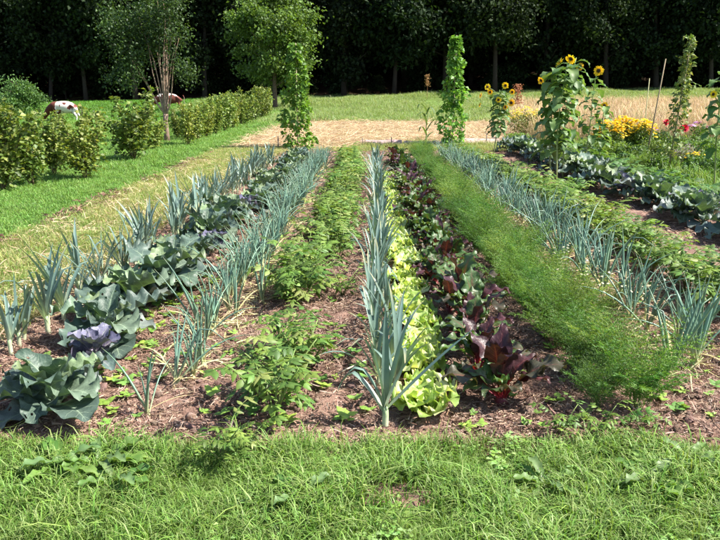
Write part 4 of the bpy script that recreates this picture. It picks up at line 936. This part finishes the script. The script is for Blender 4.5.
# clover and small weeds in the lawn
def clover():
    gs = []
    for _ in range(9):
        x, y, z = U(-.05, .05), U(-.05, .05), U(.025, .06); c = jit(random.choice([(.15, .29, .05), (.20, .34, .08), (.26, .38, .13)]))
        gs.append(tube([(x * .4, y * .4, 0), (x, y, z)], [.0012, .001], 3, (c, c), cap=False))
        for a in (0, 2.09, 4.19): gs.append(leaflet(.017, .018, c, .1).xf(T(x, y, z) @ RZ(a + x * 90)))
    return merge(gs)
pts = region(1500, -2.6, 2.9, 1.3, 3.2, lambda x, y: in_front(x, y) and nz(x * 1.6, y * 1.6, 2) > -.1, lambda x, y: 0)
scatter('clover', pts, rng.uniform(.35, .75, len(pts)), [clover() for _ in range(5)], M_POT, 'clover and small weeds mixed into the front lawn', 'clover')
# left lawn
def in_lawn(x, y): return x < -3.68 + .12 * nz(y, 3) or (y > 18.9 and not in_straw(x, y) and x < 8)
LT = [tuft(42, .17, .03, .075, .006, .7, GB, GC, .7, [(.14, .33, .05), (.18, .38, .06), (.24, .41, .08), (.31, .43, .13)]) for _ in range(6)]
a = region(9000, -9, -3.4, 4.5, 14, in_lawn); b = np.vstack([region(9000, -14, -3.2, 14, 28, in_lawn), region(4500, -24, -9, 5, 28, in_lawn)]); c = region(7000, -26, -3, 28, 50, in_lawn)
pts = np.vstack([a, b, c]); scatter('left_lawn', pts, np.concatenate([rng.uniform(.7, 1.2, len(a)), rng.uniform(1.0, 1.6, len(b)), rng.uniform(1.5, 2.6, len(c))]), LT, M_GRASS, 'bright green mown lawn left of the dry turf', 'grass')
pts = region(9000, -50, -8, 36, 73); scatter('pasture', pts, rng.uniform(.9, 1.7, len(pts)), [tuft(40, .35, .05, .14, .018, .8, GB, (.13, .32, .04), .7) for _ in range(4)], M_GRASS, 'bright green cow pasture before the wood', 'grass')
# dry turf strip tufts
def in_strip(x, y): return -3.72 < x < left_edge(y) + .12 and not (nz(x * 2.1, y * 1.2, 5) < -.22 and random.random() < .8)
pts = region(9000, -3.75, -1.9, 3.1, 19.3, in_strip)
DT = [tuft(20, .08, .04, .12, .0045, .8, (.2, .18, .07), (.34, .36, .12), .7, [(.17, .32, .05), (.20, .36, .06), (.26, .38, .08), (.36, .40, .12), (.52, .45, .21), (.58, .48, .27)]) for _ in range(7)]
scatter('yellowed_grass', pts, rng.uniform(.6, 1.3, len(pts)), DT, M_GRASS, 'yellowed tufts of grass on the dry strip', 'grass')
pts = region(3600, -3.72, -2.7, 3.6, 19.3, lambda x, y: nz(x * 1.6, y * .5, 9) > -.2); scatter('strip_grass', pts, rng.uniform(.6, 1.2, len(pts)), [tuft(24, .09, .04, .11, .0045, .7, GB, GC, .7, [(.16, .32, .05), (.22, .37, .07), (.30, .40, .10)]) for _ in range(5)], M_GRASS, 'yellow-green grass growing through the dry strip', 'grass')
# meadow behind the straw
MT = [tuft(44, .3, .08, .32, .012, .8, (.15, .21, .06), (.28, .36, .13), .6, [(.21, .33, .08), (.30, .38, .14), (.46, .44, .27), (.18, .30, .07)]) for _ in range(6)]
pts = region(16000, -14, 34, 32.5, 73.5, lambda x, y: not in_straw(x, y) and not (x < -6 and y < 52)); scatter('meadow_grass', pts, np.array([U(.7, 1.1) * (1 + 1.1 * nz(p[0] * .25, p[1] * .12, 2)) for p in pts]), MT, M_GRASS, 'grey-green meadow grass between the straw and the wood', 'grass')
TT = [tuft(46, .28, .3, .95, .012, .6, (.34, .29, .14), (.6, .43, .28), .5, [(.62, .40, .26), (.70, .50, .32), (.50, .30, .22), (.36, .38, .15), (.66, .42, .20)]) for _ in range(6)]
pts = region(5500, 4.8, 26, 21, 44, lambda x, y: x > 5.3 + (y - 21) * .17 + .6 * nz(x * .5, y * .5) ); scatter('tan_grass', pts, rng.uniform(.75, 1.2, len(pts)), TT, M_DRY, 'tall tan seeding grass behind the yellow flowers', 'grass')
# weedy ground of the flower border
pts = region(3000, 4.7, 14, 6, 22, lambda x, y: x > right_edge(y) - .1); scatter('border_weeds', pts, rng.uniform(.6, 1.5, len(pts)), [tuft(24, .12, .06, .22, .008, .7, GB, GC, .7, LG) for _ in range(4)], M_GRASS, 'rough weeds covering the ground of the flower border', 'weeds')
pts = region(3200, -2.2, 6.5, 18.0, 23.5, lambda x, y: not in_straw(x, y)); scatter('path_grass', pts, rng.uniform(.6, 1.2, len(pts)), DT, M_GRASS, 'short grass at the far end of the right rows', 'grass')
# straw
def litter(n, r, l0, l1, wd, cs, h=.02, curl=.3):
    gs = []
    for _ in range(n):
        L = U(l0, l1); g = ribbon(L, wd * U(.6, 1.3) * .5, U(-.15, .35), U(-.2, .9), 3, .4, jit(random.choice(cs), .25), jit(random.choice(cs), .25), 1.2, sway=U(-curl, curl), prof=lambda t: 1 - .5 * t)
        gs.append(g.xf(T(U(-r, r), U(-r, r), U(0, h)) @ RZ(U(0, 6.28)) @ RY(U(-1, 1))))
    return merge(gs)
SC_ = [(.50, .37, .22), (.58, .46, .29), (.40, .28, .17), (.53, .40, .25)]
pts = region(5200, -4, 8, 18.6, 33.5, in_straw); pts[:, 2] += .015
scatter('loose_straw', pts, rng.uniform(.8, 1.8, len(pts)), [litter(26, .22, .1, .3, .008, SC_, .04) for _ in range(5)], M_DRY, 'loose dry straw strewn over the tan patch', 'straw')
MC = [(.29, .185, .135), (.36, .245, .18), (.22, .13, .095), (.45, .33, .245), (.15, .085, .062)]
def in_bed(x, y): return y > front_edge(x) - .03 and left_edge(y) - .1 < x < min(right_edge(y), 5)
bz = lambda x, y: bed_z(x, y) + .002
a = region(9800, -2.5, 2.6, 2.85, 6.5, in_bed, bz); b = region(6500, -2.5, 5, 6.5, 18.3, in_bed, bz)
pts = np.vstack([a, b]); scatter('dry_mulch', pts, np.concatenate([rng.uniform(.6, 1.2, len(a)), rng.uniform(1, 1.8, len(b))]), [litter(14, .05, .015, .06, .006, MC, .014, .6) for _ in range(8)], M_DRY, 'dry brown mulch and plant litter lying on the soil', 'mulch', .2)
# clods
def clod():
    v = []; c = []; n = 6
    for j, (q, z) in enumerate([(.2, -.6), (.8, -.3), (1, .1), (.7, .6), (.15, .85)]):
        for k in range(n): v.append((q * math.cos(k * PI / 3 + j * .5) * U(.75, 1.2), q * math.sin(k * PI / 3 + j * .5) * U(.7, 1.2), z * U(.6, 1))); c.append(jit(random.choice([(.26, .17, .13), (.34, .23, .18), (.18, .11, .09)]), .2))
    f = [(j * n + k, j * n + (k + 1) % n, (j + 1) * n + (k + 1) % n, (j + 1) * n + k) for j in range(4) for k in range(n)] + [tuple(range(4 * n, 5 * n))]
    return Geo(v, f, c)
a = region(3800, -2.5, 2.6, 3.0, 7, in_bed, bz); b = region(2200, -2.5, 5, 7, 18, in_bed, bz); pts = np.vstack([a, b])
scatter('soil_clods', pts, np.concatenate([rng.gamma(1.7, .0065, len(a)) + .003, rng.gamma(2., .007, len(b)) + .005]), [clod() for _ in range(6)], M_BARK, 'crumbs and clods of soil between the rows', 'soil', .5)
pts = region(2600, -3.7, -1.9, 3.2, 19, lambda x, y: x < left_edge(y) + .15); pts[:, 2] += .012
scatter('dry_clippings', pts, rng.uniform(.7, 1.5, len(pts)), [litter(16, .09, .03, .12, .006, [(.55, .44, .24), (.62, .52, .32), (.46, .34, .2), (.4, .28, .2)], .03, .5) for _ in range(5)], M_DRY, 'dry straw-coloured clippings lying on the dry turf', 'straw', .2)
# red-brown dead leaves along the lawn edge
pts = []
for y in np.linspace(5.5, 17, 330):
    if nz(y * .9, 4.4) > -.25: pts.append((-3.68 + random.gauss(0, .09), y, .01))
scatter('dead_leaves', np.array(pts), rng.uniform(.7, 1.4, len(pts)), [litter(20, .08, .03, .075, .016, [(.15, .07, .05), (.21, .105, .08), (.09, .045, .035), (.34, .22, .16)], .06, 1.2) for _ in range(5)], M_DRY, 'line of red-brown dead leaves along the lawn edge', 'dead leaves', .3)
# pale fallen onion skins and yellow leaves by the onion rows
pts = np.vstack([region(500, -1.15, -.7, 3.5, 16, None, bz), region(600, 1.7, 2.3, 3.5, 16, None, bz)])
scatter('onion_litter', pts, rng.uniform(.6, 1.2, len(pts)), [litter(5, .05, .08, .22, .009, [(.55, .47, .25), (.6, .52, .32), (.4, .38, .16)], .03, .6) for _ in range(5)], M_DRY, 'withered straw-coloured onion leaves lying along the onion rows', 'dead leaves', .2)
# seedling weeds in the bed
def weedlet(c): return merge([leaflet(U(.03, .05), .028, jit(c), U(.1, .6)).xf(T(0, 0, U(.01, .03)) @ RZ(k * 1.9 + U(-.3, .3))) for k in range(6)])
pts = np.vstack([region(170, -2.2, 2.5, 3.05, 4.2, in_bed, bz), region(260, -2.2, 2.6, 4.2, 10, in_bed, bz), region(120, -1.7, -1.2, 3.2, 6, in_bed, bz)])
scatter('seedling_weeds', pts, rng.uniform(.6, 1.5, len(pts)), [weedlet(c) for c in [(.2, .33, .06), (.26, .38, .07), (.16, .28, .06)]], M_POT, 'small bright seedling weeds scattered over the soil', 'weeds')
# broad-leaved weeds in the lawn, one by one
wp = lambda t: (.35 + .65 * math.sin(PI * .5 * t) + .18 * math.sin(t * 26)) * (1 - t ** 6) + .03
DL = [to_mesh(broad(U(.11, .16), .02, U(.02, .028), R(e), R(b), .3, .3, 3, 10, 5, wp, c, None, (.3, .36, .2), .003), 'leaf', M_POT) for c, e, b in [((.10, .20, .04), 35, 40), ((.13, .24, .05), 25, 30), ((.14, .23, .08), 50, 60), ((.09, .17, .035), 15, 20)]]
for px, py, s, n, lb in [(62, 470, 1.25, 9, 'dandelion rosette in the grass below the front cabbage'), (100, 468, 1.3, 10, 'broad-leaved dandelion right of the leftmost rosette'), (115, 486, 1.1, 8, 'dandelion at the bottom left of the lawn'), (545, 488, 1.0, 8, 'dandelion in the lawn right of the middle'), (648, 488, 1.2, 9, 'dandelion at the bottom right of the lawn'), (688, 462, 1.1, 8, 'dandelion at the right edge of the lawn'), (300, 505, 1, 7, 'dandelion at the bottom middle of the lawn')]:
    x, y = P(px, py); t = empty('dandelion', (x, y, 0), U(0, 6), s); tag(t, lb, 'weed', 'dandelions in the front lawn')
    for k in range(n): ob('leaf', DL[k % 4], t, T(0, 0, .01) @ RZ(k * 2.4 + U(-.3, .3)) @ SC(U(.8, 1.1)))
for px, py, s, lb in [(222, 462, .62, 'leafy green weed in the lawn before the first potato'), (245, 455, .5, 'small leafy weed right of the lawn weed before the potatoes'), (560, 436, .45, 'leafy weed at the grass edge below the carrots'), (600, 434, .5, 'leafy weed at the grass edge under the front carrots'), (640, 430, .4, 'small leafy weed at the grass edge right of the carrots')]:
    x, y = P(px, py); t = empty('leafy_weed', (x, y, 0), U(0, 6), s); tag(t, lb, 'weed', 'leafy weeds along the front edge'); build_parts(t, potato_recipe(4, 4))
